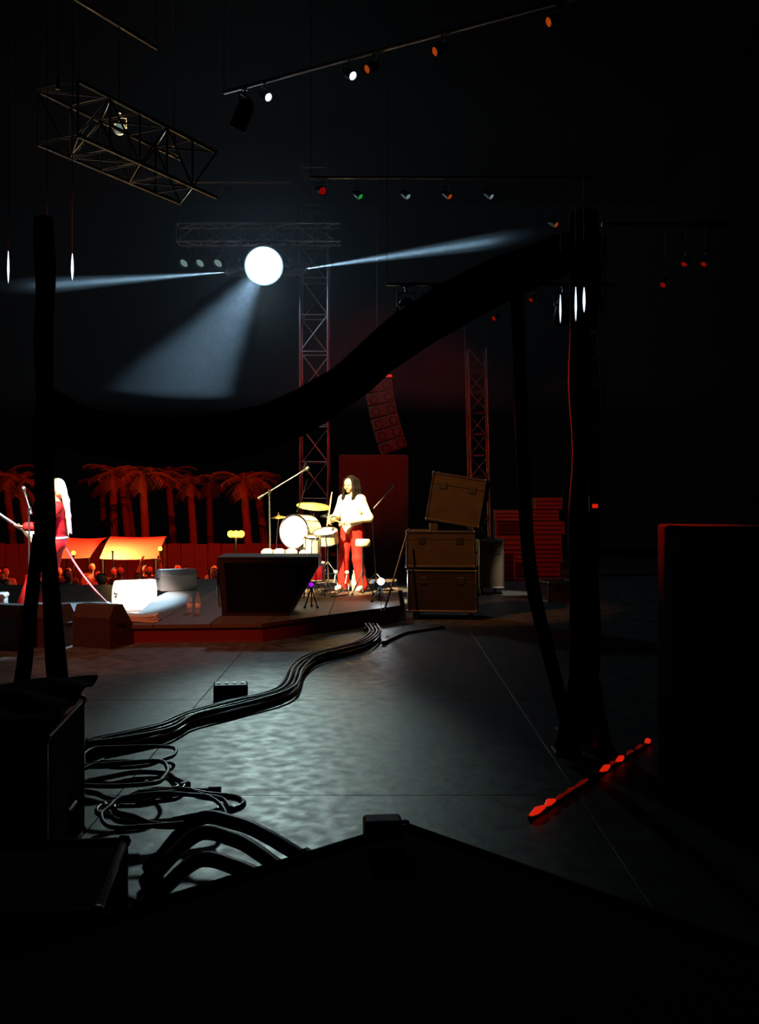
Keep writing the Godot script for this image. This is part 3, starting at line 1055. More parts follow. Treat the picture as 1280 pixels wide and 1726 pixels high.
	var tags := ["palm beyond the crowd at the far left, tallest skirt", "palm beside the far left palm, behind the guitar neck", "faint palm standing far behind the small dim stall", "slim palm behind the gap of the two stalls", "palm rising over the bright stall's low end", "palm crossing behind the one over the stall's low end", "palm over the middle of the bright stall awning", "palm over the far end of the bright stall awning", "palm with a thick drooping skirt beside the bright stall", "faint palm between the skirted palm and the globe bulbs", "palm just beside the three globe bulbs", "palm behind the boom microphone stand, past the globes"]
	for i in list.size():
		palm("red-lit " + tags[i], list[i][0], list[i][1], list[i][2], i)

func sphere(st: SurfaceTool, c: Vector3, r: float, n := 14) -> void:
	var prof := []
	for i in 9:
		var a := -PI / 2 + PI * i / 8.0
		prof.append(Vector2(maxf(cos(a) * r, 0.0) if i > 0 and i < 8 else 0.0, sin(a) * r))
	lathe(st, T(c), prof, n)

func stall(label: String, top: Vector3, w: float, drop: float, turn: float) -> void:
	var o := thing("market_stall", label, "stall", Vector3(top.x, GROUND, top.z), turn)
	var h := top.y - GROUND
	var st := begin()
	sheet(st, func(u: float, v: float) -> Vector3: return Vector3((u - 0.5) * w - 0.12 * v * v, h - drop * v * v - 0.03 * sin(u * 3.1), v * 1.15 - 0.3), 10, 10, Vector3(0, 0.012, 0))
	part(o, "awning", st, M.canvas)
	for k in 4:
		var x := (w / 2 - 0.06) * (1 if k & 1 else -1)
		var z := 0.78 if k & 2 else -0.25
		var y := h - drop * pow((z + 0.3) / 1.15, 2) - 0.02
		st = begin()
		tube(st, [Vector3(x - 0.12 * pow((z + 0.3) / 1.15, 2), 0, z), Vector3(x - 0.12 * pow((z + 0.3) / 1.15, 2), y, z)], 0.025, 8)
		part(o, "pole", st, M.steel)
	st = begin()
	box(st, T(Vector3(-0.05, 0.9, 0.3)), Vector3(w * 0.85, 0.05, 0.7), 0.01)
	part(o, "counter", st, M.fence_wood)
	st = begin()
	box(st, T(Vector3(-0.05, 0.44, 0.62)), Vector3(w * 0.85, 0.87, 0.03), 0.006)
	part(o, "front_board", st, M.fence_wood)

func lantern(label: String, at: Vector3, energy: float) -> void:
	var o := thing("pole_lamp", label, "lamp", Vector3(at.x, GROUND, at.z))
	var y := at.y - GROUND
	var st := begin()
	tube(st, [Vector3.ZERO, Vector3(0, y - 0.1, 0)], 0.02, 8)
	part(o, "pole", st, M.black_paint)
	st = begin()
	lathe(st, T(Vector3(0, y - 0.1, 0)), [Vector2(0, 0), Vector2(0.035, 0), Vector2(0.035, 0.05), Vector2(0, 0.05)], 10, false)
	part(o, "socket", st, M.black_paint)
	st = begin()
	sphere(st, Vector3(0, y, 0), 0.06, 12)
	part(o, "bulb", st, M.bulb_yellow)
	omni(o, Vector3(0, y, 0), energy, Color(1.0, 0.78, 0.42), 0.05)

func palm(label: String, x: float, crown_y: float, d: float, i: int) -> void:
	var top := px(x, crown_y, d)
	var o := thing("palm_tree", label, "palm tree", Vector3(top.x + rng.randf_range(0.1, 0.5), GROUND, top.z), 0.0, "palms beyond the crowd")
	var p := top - o.position
	var pts := []
	var rs := []
	for k in 15:
		var u := k / 14.0
		pts.append(Vector3(p.x * pow(u, 1.3), p.y * u, 0))
		rs.append(0.15 - 0.035 * u + (0.012 if k % 2 else 0.0) + (0.05 if k == 0 else 0.0))
	var st := begin()
	tube(st, pts, rs, 12)
	part(o, "trunk", st, M.bark)
	# drooping dead skirt and the live fronds, each a part
	for k in 15:
		var a := TAU * k / 15.0 + rng.randf() * 0.4
		var dead := k % 3 == 0
		var up := -0.5 if dead else rng.randf_range(0.1, 1.1)
		var len := rng.randf_range(0.55, 0.8) if dead else rng.randf_range(0.9, 1.3)
		var dir := Vector3(cos(a), up, sin(a)).normalized()
		var side := dir.cross(Vector3.UP).normalized()
		var rib := []
		var q := p
		for s in 7:
			rib.append(q)
			q += dir * len / 6.0
			dir = (dir + Vector3(0, -0.22, 0)).normalized()
		st = begin()
		tube(st, rib, [0.022, 0.02, 0.017, 0.014, 0.011, 0.008, 0.005], 4)
		st.set_smooth_group(-1)
		for s in range(1, 6):
			for e in [-1, 1]:
				for g in 2:
					var a0: Vector3 = rib[s].lerp(rib[s + 1], g * 0.5)
					var a1: Vector3 = rib[s].lerp(rib[s + 1], g * 0.5 + 0.3)
					var tip: Vector3 = a1 + side * e * (0.34 - 0.04 * absf(s - 3)) + Vector3(0, -0.12, 0) + (rib[s + 1] - rib[s]) * 0.9
					tri(st, a0, a1, tip, a0 + Vector3(0, -1, 0))
		part(o, "frond", st, M.frond)

func backline() -> void:
	var st := begin()
	# tall cloth-faced speaker stack behind the drummer
	var p := px(640, 900, 19.0)
	var o := thing("scrim_panel", "broad cloth-faced panel glowing dull red behind the drummer", "panel", Vector3((575.0 + 685 - 1280) / 2 / F * 19.0, 0, -19.0))
	o.position.y = -0.0
	var w := 1.28
	var h := 2.32
	sheet(st, func(u: float, v: float) -> Vector3: return Vector3((u - 0.5) * w, v * h, 0.03 + 0.012 * sin(u * 19.0) + 0.01 * sin(v * 7.0 + u * 5.0)), 26, 8, Vector3(0, 0, 0.006))
	part(o, "cloth", st, M.scrim)
	for q in [[Vector3(-w / 2, h / 2, 0), Vector3(0.05, h, 0.05)], [Vector3(w / 2, h / 2, 0), Vector3(0.05, h, 0.05)], [Vector3(0, h, 0), Vector3(w, 0.05, 0.05)], [Vector3(0, 0.03, 0), Vector3(w, 0.05, 0.05)]]:
		st = begin()
		box(st, T(q[0]), q[1], 0.006)
		part(o, "frame_bar", st, M.dark_ply)
	for s in [-1, 1]:
		st = begin()
		box(st, T(Vector3(s * 0.5, 0.03, -0.35)), Vector3(0.06, 0.06, 0.75), 0.006)
		part(o, "foot", st, M.dark_ply)
	# a second one beside it, darker, behind the truss tower side
	# hanging line of speakers
	var top := px(636, 640, 20.0)
	var la := thing("speaker_array", "curved hanging line of speaker boxes above the red panel", "speaker", top)
	st = begin()
	tube(st, [Vector3(0, 0.1, 0), Vector3(0, 9.0 - top.y, 0)], 0.012, 6)
	part(la, "hanging_wire", st, M.black_paint)
	st = begin()
	box(st, T(Vector3(0, 0.06, 0)), Vector3(0.62, 0.07, 0.3), 0.008)
	part(la, "rigging_frame", st, M.steel)
	var q := Vector3(0.02, -0.02, 0)
	var a := 0.12
	for k in 6:
		var bs := Basis(Vector3.BACK, a)
		st = begin()
		box(st, Transform3D(bs, q + bs * Vector3(0, -0.12, 0)), Vector3(0.56, 0.232, 0.42), 0.012)
		var cab := part(la, "speaker_box", st, M.brown_cab)
		for e in [-1, 1]:
			st = begin()
			lathe(st, Transform3D(bs * Basis(Vector3.RIGHT, PI / 2), q + bs * Vector3(e * 0.15, -0.12, 0.212)), [Vector2(0.085, -0.002), Vector2(0.085, 0.006), Vector2(0.07, 0.006), Vector2(0.03, -0.03), Vector2(0, -0.03)], 16)
			part(cab, "speaker_cone", st, M.black_paint)
		q += bs * Vector3(0, -0.245, 0)
		a += 0.045
	# lattice mast right of it
	var mb := px(812, 700, 23.5)
	truss("lattice_mast", "slim red-lit lattice mast behind the case stack", Vector3(mb.x, 0, mb.z), Vector3(mb.x - 0.12, 5.0, mb.z), 0.42, 10, 0.022, "steel")
	var gm := thing("mast_pole", "thin bare pole strapped up the top of the lattice mast", "pole", Vector3(mb.x - 0.265, 0.0, mb.z))
	st = begin()
	tube(st, [Vector3(0, 0, 0), Vector3(-0.142, 5.9, 0)], 0.022, 8)
	part(gm, "tube", st, M.steel)
	# case stack
	var c := fl(750, 1045)
	var px126 := 12.6 / F
	flight_case("flight_case", "lowest wheeled case of the stack beside the drum riser", Vector3(0.83, 0, -12.9), -0.12, Vector3(0.86, 0.62, 0.62), "dark_ply")
	flight_case("flight_case", "middle case of the stack, between the wheeled and the tilted one", Vector3(0.80, 0.672, -12.95), -0.08, Vector3(0.86, 0.44, 0.6), "case_ply", false)
	flight_case("flight_case", "top case of the stack, tilted to one side", Vector3(0.98, 1.225, -12.95), -0.2, Vector3(0.68, 0.60, 0.5), "case_ply", false, -0.16)
	var prop := thing("wooden_block", "small timber block propping up the tilted top case", "block", Vector3(0.70, 1.127, -12.9))
	st = begin()
	box(st, T(Vector3(0, 0.045, 0)), Vector3(0.1, 0.09, 0.3), 0.006)
	part(prop, "timber", st, M.case_ply)
	flight_case("flight_case", "narrow upright wheeled case standing behind the case stack", Vector3(1.75, 0, -16.0), 0.1, Vector3(0.38, 0.86, 0.5), "case_ply")
	# slatted crates, two stacks
	for col in 2:
		var x := 836.0 + 26 if col == 0 else 916.0
		var y := 0.0
		for k in (5 if col == 0 else 6):
			var s := Vector3(0.56 + 0.04 * sin(k * 2.1 + col), [0.27, 0.25, 0.29, 0.26, 0.22, 0.24][k], 0.42)
			var at := px(x + rng.randf_range(-7, 7), 900, 19.2 + 0.2 * col)
			crate(Vector3(at.x, y, at.z), rng.randf_range(-0.12, 0.12), s, "slatted crate %s of the %s red-lit stack" % ["on the deck at the bottom" if k == 0 else "topmost" if k == (4 if col == 0 else 5) else ["", "second", "third", "fourth", "fifth"][k] + " from the deck", "lower" if col == 0 else "taller"], "slatted crates in two stacks")
			y += s.y
	crate(Vector3(px(845, 900, 18.4).x, 0, -18.4), 0.3, Vector3(0.4, 0.5, 0.35), "single deep slatted crate standing in front of the lower stack", "")
	# leaning pole beside the cases
	var lp := thing("leaning_pole", "thin pole leaning against the case stack by the riser", "pole", fl(648, 1030, RISER))
	st = begin()
	tube(st, [Vector3.ZERO, px(686, 900, 12.55) - lp.position], 0.012, 8)
	part(lp, "tube", st, M.steel)
	# low road case with cables near the lit deck strip
	flight_case("flight_case", "low small case on the lit strip of deck by the black strap", fl(940, 1012), 0.2, Vector3(0.42, 0.28, 0.36), "dark_ply", false)

func crate(at: Vector3, turn: float, s: Vector3, label: String, group: String) -> void:
	var o := thing("crate", label, "crate", at, turn, group)
	var st := begin()
	box(st, T(Vector3(0, s.y / 2, 0)), Vector3(s.x - 0.03, s.y - 0.012, s.z - 0.03), 0.006)
	part(o, "inner_box", st, M.dark_ply)
	var n := maxi(3, int(s.y / 0.08))
	var pale := rng.randf() < 0.6
	for k in n:
		st = begin()
		box(st, T(Vector3(0, (k + 0.5) * s.y / n, s.z / 2 - 0.01)), Vector3(s.x - 0.01, s.y / n - 0.022, 0.02), 0.004)
		part(o, "slat", st, M.crate_plastic if pale else M.brown_cab)
		st = begin()
		box(st, T(Vector3(s.x / 2 - 0.01, (k + 0.5) * s.y / n, 0)), Vector3(0.02, s.y / n - 0.022, s.z - 0.01), 0.004)
		part(o, "slat", st, M.crate_plastic)
	for q in 4:
		st = begin()
		box(st, T(Vector3((s.x / 2 - 0.01) * (1 if q & 1 else -1), s.y / 2, (s.z / 2 - 0.01) * (1 if q & 2 else -1))), Vector3(0.035, s.y - 0.004, 0.035), 0.005)
		part(o, "corner_post", st, M.crate_plastic)

const RISER := 0.2

func drums() -> void:
	# the low riser: an uneven polygon of deck boards on a skirt
	var o := thing("drum_riser", "low dark platform with a reddish skirt carrying the drums", "platform", Vector3(-1.2, 0, -13.2))
	var poly := [Vector2(-2.72, -10.6), Vector2(-1.27, -10.72), Vector2(0.26, -12.45), Vector2(0.28, -16.3), Vector2(-3.3, -16.3)]
	var pv := PackedVector2Array()
	var pv2 := PackedVector2Array()
	for p in poly:
		var l: Vector2 = p - Vector2(-1.2, -13.2)
		pv.append(Vector2(l.x, -l.y))
		pv2.append(Vector2(l.x, -l.y) * 0.985)
	var lay := Basis(Vector3.RIGHT, -PI / 2)
	var st := begin()
	extrude(st, Transform3D(lay, Vector3(0, (RISER - 0.04) / 2, 0)), pv2, RISER - 0.04)
	part(o, "skirt", st, M.riser_skirt)
	var clip := 1.0
	for k in range(-3, 4):                       # boards along z
		var strip := PackedVector2Array([Vector2(k * 0.61 + 0.004, -4), Vector2((k + 1) * 0.61 - 0.004, -4), Vector2((k + 1) * 0.61 - 0.004, 4), Vector2(k * 0.61 + 0.004, 4)])
		for piece in Geometry2D.intersect_polygons(pv, strip):
			st = begin()
			extrude(st, Transform3D(lay, Vector3(0, RISER - 0.02, 0)), piece, 0.04)
			part(o, "deck_board", st, M.riser_board)
	var d := 14.2
	var r := Vector3(0, RISER, 0)
	var at := func(x: float) -> Vector3: return Vector3((x - 640.0) / F * d, RISER, -d)
	drum("bass_drum", "large white-headed drum raised on a stand beside the boom microphone", at.call(500), px(496, 896, 14.15), Vector3(-0.5, 0.05, 0.86), 0.235, 0.34, "cream_shell")
	drum("floor_tom", "narrow white standing drum in front of the cymbal stand", Vector3(px(527, 900, 13.9).x, RISER, -13.9), px(527, 906, 13.9), Vector3(0.05, 1, 0.15), 0.115, 0.36, "cream_shell")
	drum("snare_drum", "shallow cream drum tilted towards the drummer", Vector3(px(549, 900, 14.0).x, RISER, -14.0), px(549, 897, 14.0), Vector3(-0.1, 1, 0.32), 0.165, 0.15, "cream_shell")
	drum("red_drum", "small red-shelled drum on the riser below the cream drums", Vector3(px(533, 980, 13.5).x, RISER, -13.5), px(533, 950, 13.5), Vector3(0, 1, 0.1), 0.12, 0.22, "red_shell")
	cymbal("broad brass cymbal on a chrome stand over the drums", Vector3(px(530, 900, 15.1).x, RISER, -15.1), px(529, 851, 15.1), 0.26, Vector3(0.1, 0, 0.22))
	cymbal("small brass cymbal on a stand behind the white drum", Vector3(px(466, 900, 15.2).x, RISER, -15.2), px(470, 870, 15.2), 0.12, Vector3(-0.05, 0, 0.1))
	cymbal("steeply tilted brass cymbal beside the drummer's raised stick", Vector3(px(553, 900, 15.5).x, RISER, -15.5), px(553, 868, 15.5), 0.12, Vector3(0.0, 0, 0.25))
	mic_stand("boom microphone stand slanting over the white-headed drum", Vector3(px(456, 900, 14.0).x, RISER, -14.0), px(454, 829, 14.0), px(437, 839, 14.0), px(506, 797, 14.0))
	mic_stand("boom microphone stand behind the drummer, pointing upwards", Vector3(px(634, 900, 14.5).x, RISER, -14.5), px(627, 860, 14.5), px(623, 865, 14.5), px(654, 830, 14.5))
	# cable hanging from the raised microphone
	var mc := thing("microphone_cable", "short cable looped from the boom tip down to the drums", "cable", px(512, 790, 14.06))
	st = begin()
	tube(st, smooth_path([Vector3.ZERO, px(516, 780, 14.08) - mc.position, px(519, 800, 14.1) - mc.position, px(512, 830, 14.1) - mc.position, px(500, 864, 14.1) - mc.position]), 0.007, 6)
	part(mc, "cable", st, M.black_gloss)
	# stool
	var s := thing("drum_stool", "drummer's stool with a cream cushion behind the red trousers", "stool", Vector3(px(612, 900, 13.8).x, RISER, -13.8))
	var sy := px(608, 908, 13.8).y - RISER
	st = begin()
	lathe(st, T(Vector3(0, sy, 0)), [Vector2(0, 0), Vector2(0.085, -0.005), Vector2(0.105, -0.03), Vector2(0.105, -0.09), Vector2(0.09, -0.11), Vector2(0, -0.11)], 22)
	part(s, "cushion", st, M.cream_shell)
	st = begin()
	tube(st, [Vector3(0, 0.25, 0), Vector3(0, sy - 0.09, 0)], 0.016, 8)
	part(s, "post", st, M.chrome)
	legs3(s, Vector3(0, 0.34, 0), 0.0, 0.17, "chrome", 0.011)
	# pedals and small hardware at the drummer's feet
	for q in [[553, 986, 13.7, "bright foot pedal on the riser beside the red drum"], [572, 992, 13.6, "foot pedal on the riser before the drummer's shoes"]]:
		var p := Vector3(px(q[0], 900, q[2]).x, RISER, -q[2])
		var pd := thing("foot_pedal", q[3], "pedal", p, -0.6)
		st = begin()
		box(st, T(Vector3(0, 0.012, 0)), Vector3(0.1, 0.024, 0.3), 0.005)
		part(pd, "base", st, M.steel)
		st = begin()
		box(st, Transform3D(Basis(Vector3.RIGHT, 0.25), Vector3(0, 0.065, 0)), Vector3(0.08, 0.014, 0.27), 0.004)
		part(pd, "footboard", st, M.chrome)
		st = begin()
		tube(st, [Vector3(-0.06, 0.0, -0.13), Vector3(-0.06, 0.16, -0.14), Vector3(0.06, 0.16, -0.14), Vector3(0.06, 0.0, -0.13)], 0.01, 6)
		part(pd, "frame", st, M.chrome)
		st = begin()
		tube(st, [Vector3(0, 0.16, -0.14), Vector3(0, 0.3, -0.18)], 0.006, 6)
		sphere(st, Vector3(0, 0.31, -0.18), 0.03, 10)
		part(pd, "beater", st, M.white_paint)
	# water bottle on the riser beside the stool
	bottle("clear water bottle on the riser behind the drummer's leg", Vector3(px(597, 900, 14.3).x, RISER, -14.3), 0.3)

func bottle(label: String, at: Vector3, h: float) -> void:
	var o := thing("water_bottle", label, "bottle", at)
	var st := begin()
	lathe(st, T(Vector3.ZERO), [Vector2(0, 0.002), Vector2(0.03, 0.002), Vector2(0.035, 0.02), Vector2(0.035, h * 0.62), Vector2(0.03, h * 0.72), Vector2(0.013, h * 0.9), Vector2(0.013, h * 0.94)], 16)
	part(o, "bottle_body", st, M.clear_plastic)
	st = begin()
	lathe(st, T(Vector3.ZERO), [Vector2(0.0355, h * 0.3), Vector2(0.0358, h * 0.5), Vector2(0.0355, h * 0.5)], 16)
	part(o, "paper_band", st, M.white_paint)
	st = begin()
	lathe(st, T(Vector3(0, h * 0.93, 0)), [Vector2(0.015, 0), Vector2(0.015, h * 0.07), Vector2(0, h * 0.07)], 12, false)
	part(o, "cap", st, M.cap_blue)

func stage_front() -> void:
	var st := begin()
	# the large black cabinet standing on the riser before the drums
	var d := 11.6
	var o := thing("stage_cabinet", "large black cabinet with a sloping side standing before the drums", "speaker cabinet", Vector3(px(452, 900, d).x, RISER, -d - 0.1))
	var k := d / F
	var h := 0.66
	var poly := PackedVector2Array([Vector2(-0.50, 0), Vector2(0.27, 0), Vector2(0.60, h * 0.86), Vector2(0.60, h), Vector2(-0.56, h), Vector2(-0.56, h * 0.9)])
	extrude(st, T(Vector3.ZERO), poly, 0.62)
	part(o, "body", st, M.black_paint)
	st = begin()
	box(st, T(Vector3(0.02, h + 0.008, 0)), Vector3(1.16, 0.02, 0.64), 0.006)
	part(o, "top_board", st, M.slate_paint, "grey top board")
	st = begin()
	extrude(st, T(Vector3(0, 0, 0.315)), PackedVector2Array([Vector2(-0.44, 0.05), Vector2(0.24, 0.05), Vector2(0.5, h * 0.84), Vector2(0.5, h * 0.92), Vector2(-0.48, h * 0.92)]), 0.012)
	part(o, "grille", st, M.black_cloth)
	st = begin()
	tube(st, [Vector3(-0.53, 0.1, 0.31), Vector3(-0.545, 0.2, 0.335), Vector3(-0.55, 0.45, 0.335), Vector3(-0.55, 0.55, 0.31)], 0.014, 8)
	part(o, "side_handle", st, M.chrome)
	# folding stand behind the cabinet with the slim white case and a rolled towel on it
	var sz := 13.55
	var sx := px(481, 900, sz).x
	var sh := px(481, 942, sz).y
	var fs := thing("folding_stand", "folding stand behind the black cabinet carrying the white case", "stand", Vector3(sx, RISER, -sz))
	for e in [-1, 1]:
		for c in [-1, 1]:
			st = begin()
			tube(st, [Vector3(e * 0.26 + c * 0.012, 0.008, c * 0.2), Vector3(e * 0.26 + c * 0.012, sh - RISER - 0.02, -c * 0.1)], 0.011, 8)
			part(fs, "leg", st, M.black_paint)
	for c in [-1, 1]:
		st = begin()
		tube(st, [Vector3(-0.4, sh - RISER - 0.015, c * 0.07), Vector3(0.4, sh - RISER - 0.015, c * 0.07)], 0.014, 8)
		part(fs, "rail", st, M.black_paint)
	var wc := thing("hardware_case", "long white hardware case lying on the folding stand", "case", Vector3(px(471, 900, sz).x, sh, -sz))
	for q in 3:
		st = begin()
		box(st, T(Vector3((q - 1) * 0.165, 0.07, 0)), Vector3(0.16, 0.135, 0.16), 0.035)
		part(wc, "segment", st, M.white_paint)
	for q in 2:
		st = begin()
		box(st, T(Vector3((q - 0.5) * 0.165, 0.07, 0)), Vector3(0.02, 0.11, 0.13), 0.01)
		part(wc, "joint_band", st, M.steel)
	var rc := thing("cloth_roll", "short white rolled towel beside the white hardware case", "towel", Vector3(px(512, 900, sz).x, sh, -sz), 0.12)
	st = begin()
	lathe(st, Transform3D(Basis(Vector3.RIGHT, PI / 2), Vector3(0, 0.06, 0)), [Vector2(0, -0.09), Vector2(0.045, -0.09), Vector2(0.06, -0.075), Vector2(0.06, 0.075), Vector2(0.045, 0.09), Vector2(0.03, 0.085), Vector2(0, 0.088)], 16)
	part(rc, "roll", st, M.white_shirt)
	# floor monitors by the guitarist, brown backs to the camera
	wedge("brown floor monitor beside the black post, nearest the riser corner", Vector3(px(178, 900, 10.55).x, 0, -10.55), PI - 0.35, 0.46, 0.44, 0.5, "brown_cab")
	wedge("brown floor monitor seen between the black post's legs", Vector3(px(88, 900, 10.6).x, 0, -10.6), PI - 0.25, 0.46, 0.44, 0.5, "brown_cab")
	wedge("dark grey floor monitor beside the white box", Vector3(px(30, 900, 10.35).x, 0, -10.35), PI - 0.4, 0.36, 0.46, 0.45, "black_paint")
	wedge("white round-fronted floor monitor behind the riser corner", Vector3(px(226, 900, 13.9).x, 0.0, -13.9), PI + 0.5, 0.52, 0.40, 0.46, "white_paint", true)
	wedge("grey round-fronted floor monitor beside the white one", Vector3(px(296, 900, 14.6).x, RISER, -14.6), PI + 0.45, 0.52, 0.3, 0.44, "grey_paint", true)
	# white box cut by the frame
	var wb := thing("white_box", "upright white box beyond the dark grey floor monitor", "box", Vector3(px(-14, 900, 10.9).x, 0, -10.9), 0.2)
	st = begin()
	box(st, T(Vector3(0, 0.24, 0)), Vector3(0.3, 0.44, 0.3), 0.02)
	part(wb, "box_body", st, M.white_paint)
	st = begin()
	box(st, T(Vector3(0, 0.478, 0)), Vector3(0.32, 0.06, 0.32), 0.02)
	part(wb, "lid", st, M.white_paint)
	st = begin()
	box(st, T(Vector3(0, 0.01, 0)), Vector3(0.26, 0.03, 0.26), 0.004)
	part(wb, "foot", st, M.black_rubber)
	# white sheets added to draw the pool of light on the riser corner
	var tw := thing("lit_corner_patch", "white folded sheets added for the pool of light on the riser corner", "towel", Vector3(px(240, 900, 10.95).x, RISER, -10.95), 0.1)
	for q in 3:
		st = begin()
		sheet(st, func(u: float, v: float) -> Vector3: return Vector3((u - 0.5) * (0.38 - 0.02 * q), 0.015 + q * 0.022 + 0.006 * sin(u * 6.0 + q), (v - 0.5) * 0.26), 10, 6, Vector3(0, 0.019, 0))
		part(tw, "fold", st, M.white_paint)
	bottle("clear water bottle on the riser, nearer the black cabinet", Vector3(px(334, 900, 11.6).x, RISER, -11.6), 0.25)
	bottle("clear water bottle on the riser, nearer the grey monitor", Vector3(px(320, 900, 11.7).x, RISER, -11.7), 0.22)
	# small lamps on short tripods at the riser's right part
	var fp := Vector3(px(640, 900, 12.9).x, RISER, -12.9)
	var sl := thing("clip_light", "small white light on a black stand at the riser's edge", "lamp", fp)
	var hy := px(642, 980, 12.9).y - RISER
	legs3(sl, Vector3(0, hy - 0.06, 0), 0.0, 0.11, "black_paint", 0.014)
	st = begin()
	tube(st, [Vector3(0.0, hy - 0.06, -0.05), Vector3(0.01, hy, 0.02), Vector3(0.015, hy, 0.05)], [0.03, 0.045, 0.05], 12)
	part(sl, "lamp_head", st, M.black_paint)
	st = begin()
	sphere(st, Vector3(0.02, hy + 0.005, 0.06), 0.045)
	part(sl, "lens", st, M.lamp_white)
	omni(sl, Vector3(0.02, hy + 0.005, 0.12), 0.12, Color(0.9, 0.95, 1.0), 0.03)
	st = begin()
	sphere(st, Vector3(-0.09, hy + 0.0, 0.02), 0.018)
	part(sl, "indicator_light", st, M.led_blue)
	st = begin()
	tube(st, [Vector3(-0.09, hy, 0.01), Vector3(0.0, hy - 0.05, -0.03)], 0.01, 6)
	part(sl, "side_arm", st, M.black_paint)
	var pp := thing("indicator_lamp", "little purple light on a short tripod by the cabinet's slope", "lamp", Vector3(px(525, 900, 12.2).x, RISER, -12.2))
	var py := px(522, 985, 12.2).y - RISER
	legs3(pp, Vector3(0, py - 0.03, 0), 0.0, 0.09, "black_paint", 0.009)
	st = begin()
	box(st, T(Vector3(0, py, 0)), Vector3(0.07, 0.07, 0.05), 0.01)
	part(pp, "case", st, M.black_paint)
	st = begin()
	sphere(st, Vector3(0, py, 0.03), 0.028)
	part(pp, "purple_light", st, M.led_purple)

func drummer() -> void:
	var base := Vector3(px(594, 900, 14.2).x, RISER + 0.012, -14.2)
	var o := thing("person", "person with long dark hair, cream shirt and red trousers standing at the drums", "person", base, -0.62)
	o.scale = Vector3.ONE * 0.925
	var arms := {-1: [Vector3(-0.25, 1.14, 0.08), Vector3(-0.17, 1.10, 0.33)], 1: [Vector3(0.31, 1.13, -0.02), Vector3(0.10, 1.08, 0.24)]}
	var legs := {-1: [Vector3(-0.12, 0.5, 0.06), Vector3(-0.15, 0.09, 0.02), Vector3(-0.17, 0.03, 0.17)], 1: [Vector3(0.12, 0.5, 0.02), Vector3(0.15, 0.09, -0.06), Vector3(0.19, 0.03, 0.09)]}
	var b := person_bones(arms, legs, 0.02)
	var hc := Vector3(0, 1.635, 0.05)
	var fwd := Vector3(0.0, -0.12, 1).normalized()
	var up := Vector3(0.05, 1, 0.12).normalized()
	figure(o, b, hc, fwd, up, arms, [Vector3(0.75, -0.1, 0.2), Vector3(-0.6, -0.6, 0.1)], 0.75, "white_shirt", "red_cloth", "white_leather")
	# long hair falling on both sides of the face
	var hb := [[hc + Vector3(0, 0.055, -0.03), hc + Vector3(0, 0.0, -0.05), 0.098, 0.092]]
	for s in [-1, 1]:
		for k in 3:
			var x: float = s * (0.07 + 0.014 * k)
			hb += chain([hc + Vector3(x, 0.07, 0.035 - 0.05 * k), hc + Vector3(x * 1.35, -0.06, 0.035 - 0.05 * k), hc + Vector3(x * 1.4, -0.2, 0.05 - 0.055 * k), hc + Vector3(x * 1.25, -0.33, 0.06 - 0.05 * k)], [0.03, 0.027, 0.025, 0.012])
	for k in 4:
		hb += chain([hc + Vector3((k - 1.5) * 0.04, 0.0, -0.09), hc + Vector3((k - 1.5) * 0.05, -0.15, -0.11), hc + Vector3((k - 1.5) * 0.05, -0.33, -0.10)], [0.035, 0.03, 0.014])
	var st := begin()
	blob(st, hb, 0.011, 0.025)
	part(o, "hair", st, M.brown_hair)
	# sticks, held in the hands but things of their own
	var R: Vector3 = o.transform * (arms[-1][1] + Vector3(0.02, 0.0, 0.08))
	var L: Vector3 = o.transform * (arms[1][1] + Vector3(-0.05, -0.03, 0.07))
	for q in [[R, px(560, 829, 13.95), "drumstick raised upright in the drummer's far hand"], [L, px(551, 872, 13.8), "drumstick held level in the drummer's near hand"]]:
		var sk := thing("drumstick", q[2], "drumstick", q[0])
		var dd: Vector3 = q[1] - q[0]
		st = begin()
		tube(st, [-dd.normalized() * 0.08, dd * 0.7, dd * 0.94, dd * 0.96, dd], [0.011, 0.011, 0.006, 0.009, 0.005], 8)
		part(sk, "stick", st, M.drumstick)

func figure(o: Node3D, b: Dictionary, hc: Vector3, fwd: Vector3, up: Vector3, arms: Dictionary, palms: Array, curl: float, shirt: String, trousers: String, shoes: String) -> void:
	var st := begin()
	blob(st, b.torso + b.neck + b.arm + b.leg + b.foot, 0.014, 0.035)
	blob(st, head_bones(hc, fwd, up), 0.007, 0.018)
	for i in 2:
		var s: int = [-1, 1][i]
		var e: Vector3 = arms[s][0]
		var w: Vector3 = arms[s][1]
		blob(st, hand(w, w - e, palms[i], s, curl), 0.0045, 0.008)
	part(o, "body", st, M.skin)
	st = begin()
	var sleeves := []
	for a in [0, 2]:
		sleeves.append(b.arm[a])
		sleeves.append([b.arm[a + 1][0], b.arm[a + 1][0].lerp(b.arm[a + 1][1], 0.85), 0.046, 0.042])
	blob(st, b.torso + sleeves, 0.013, 0.04, 0.016)
	part(o, "shirt", st, M[shirt])
	st = begin()
	var tr: Array = [b.torso[0]]
	for a in [0, 2]:
		tr.append(b.leg[a])
		tr.append([b.leg[a + 1][0], b.leg[a + 1][1], 0.066, 0.072])
	blob(st, tr, 0.013, 0.035, 0.019)
	part(o, "trousers", st, M[trousers])
	for f in b.foot:
		st = begin()
		blob(st, [[f[0] + Vector3(0, 0.005, 0), f[1] + Vector3(0, 0.006, 0), 0.046, 0.038]], 0.011, 0.02)
		part(o, "shoe", st, M[shoes])
	var side := up.cross(fwd).normalized()
	for s in [-1, 1]:
		st = begin()
		sphere(st, hc + up * 0.0 + fwd * 0.085 + side * s * 0.032, 0.011, 10)
		part(o, "eye", st, M.eye_dark)

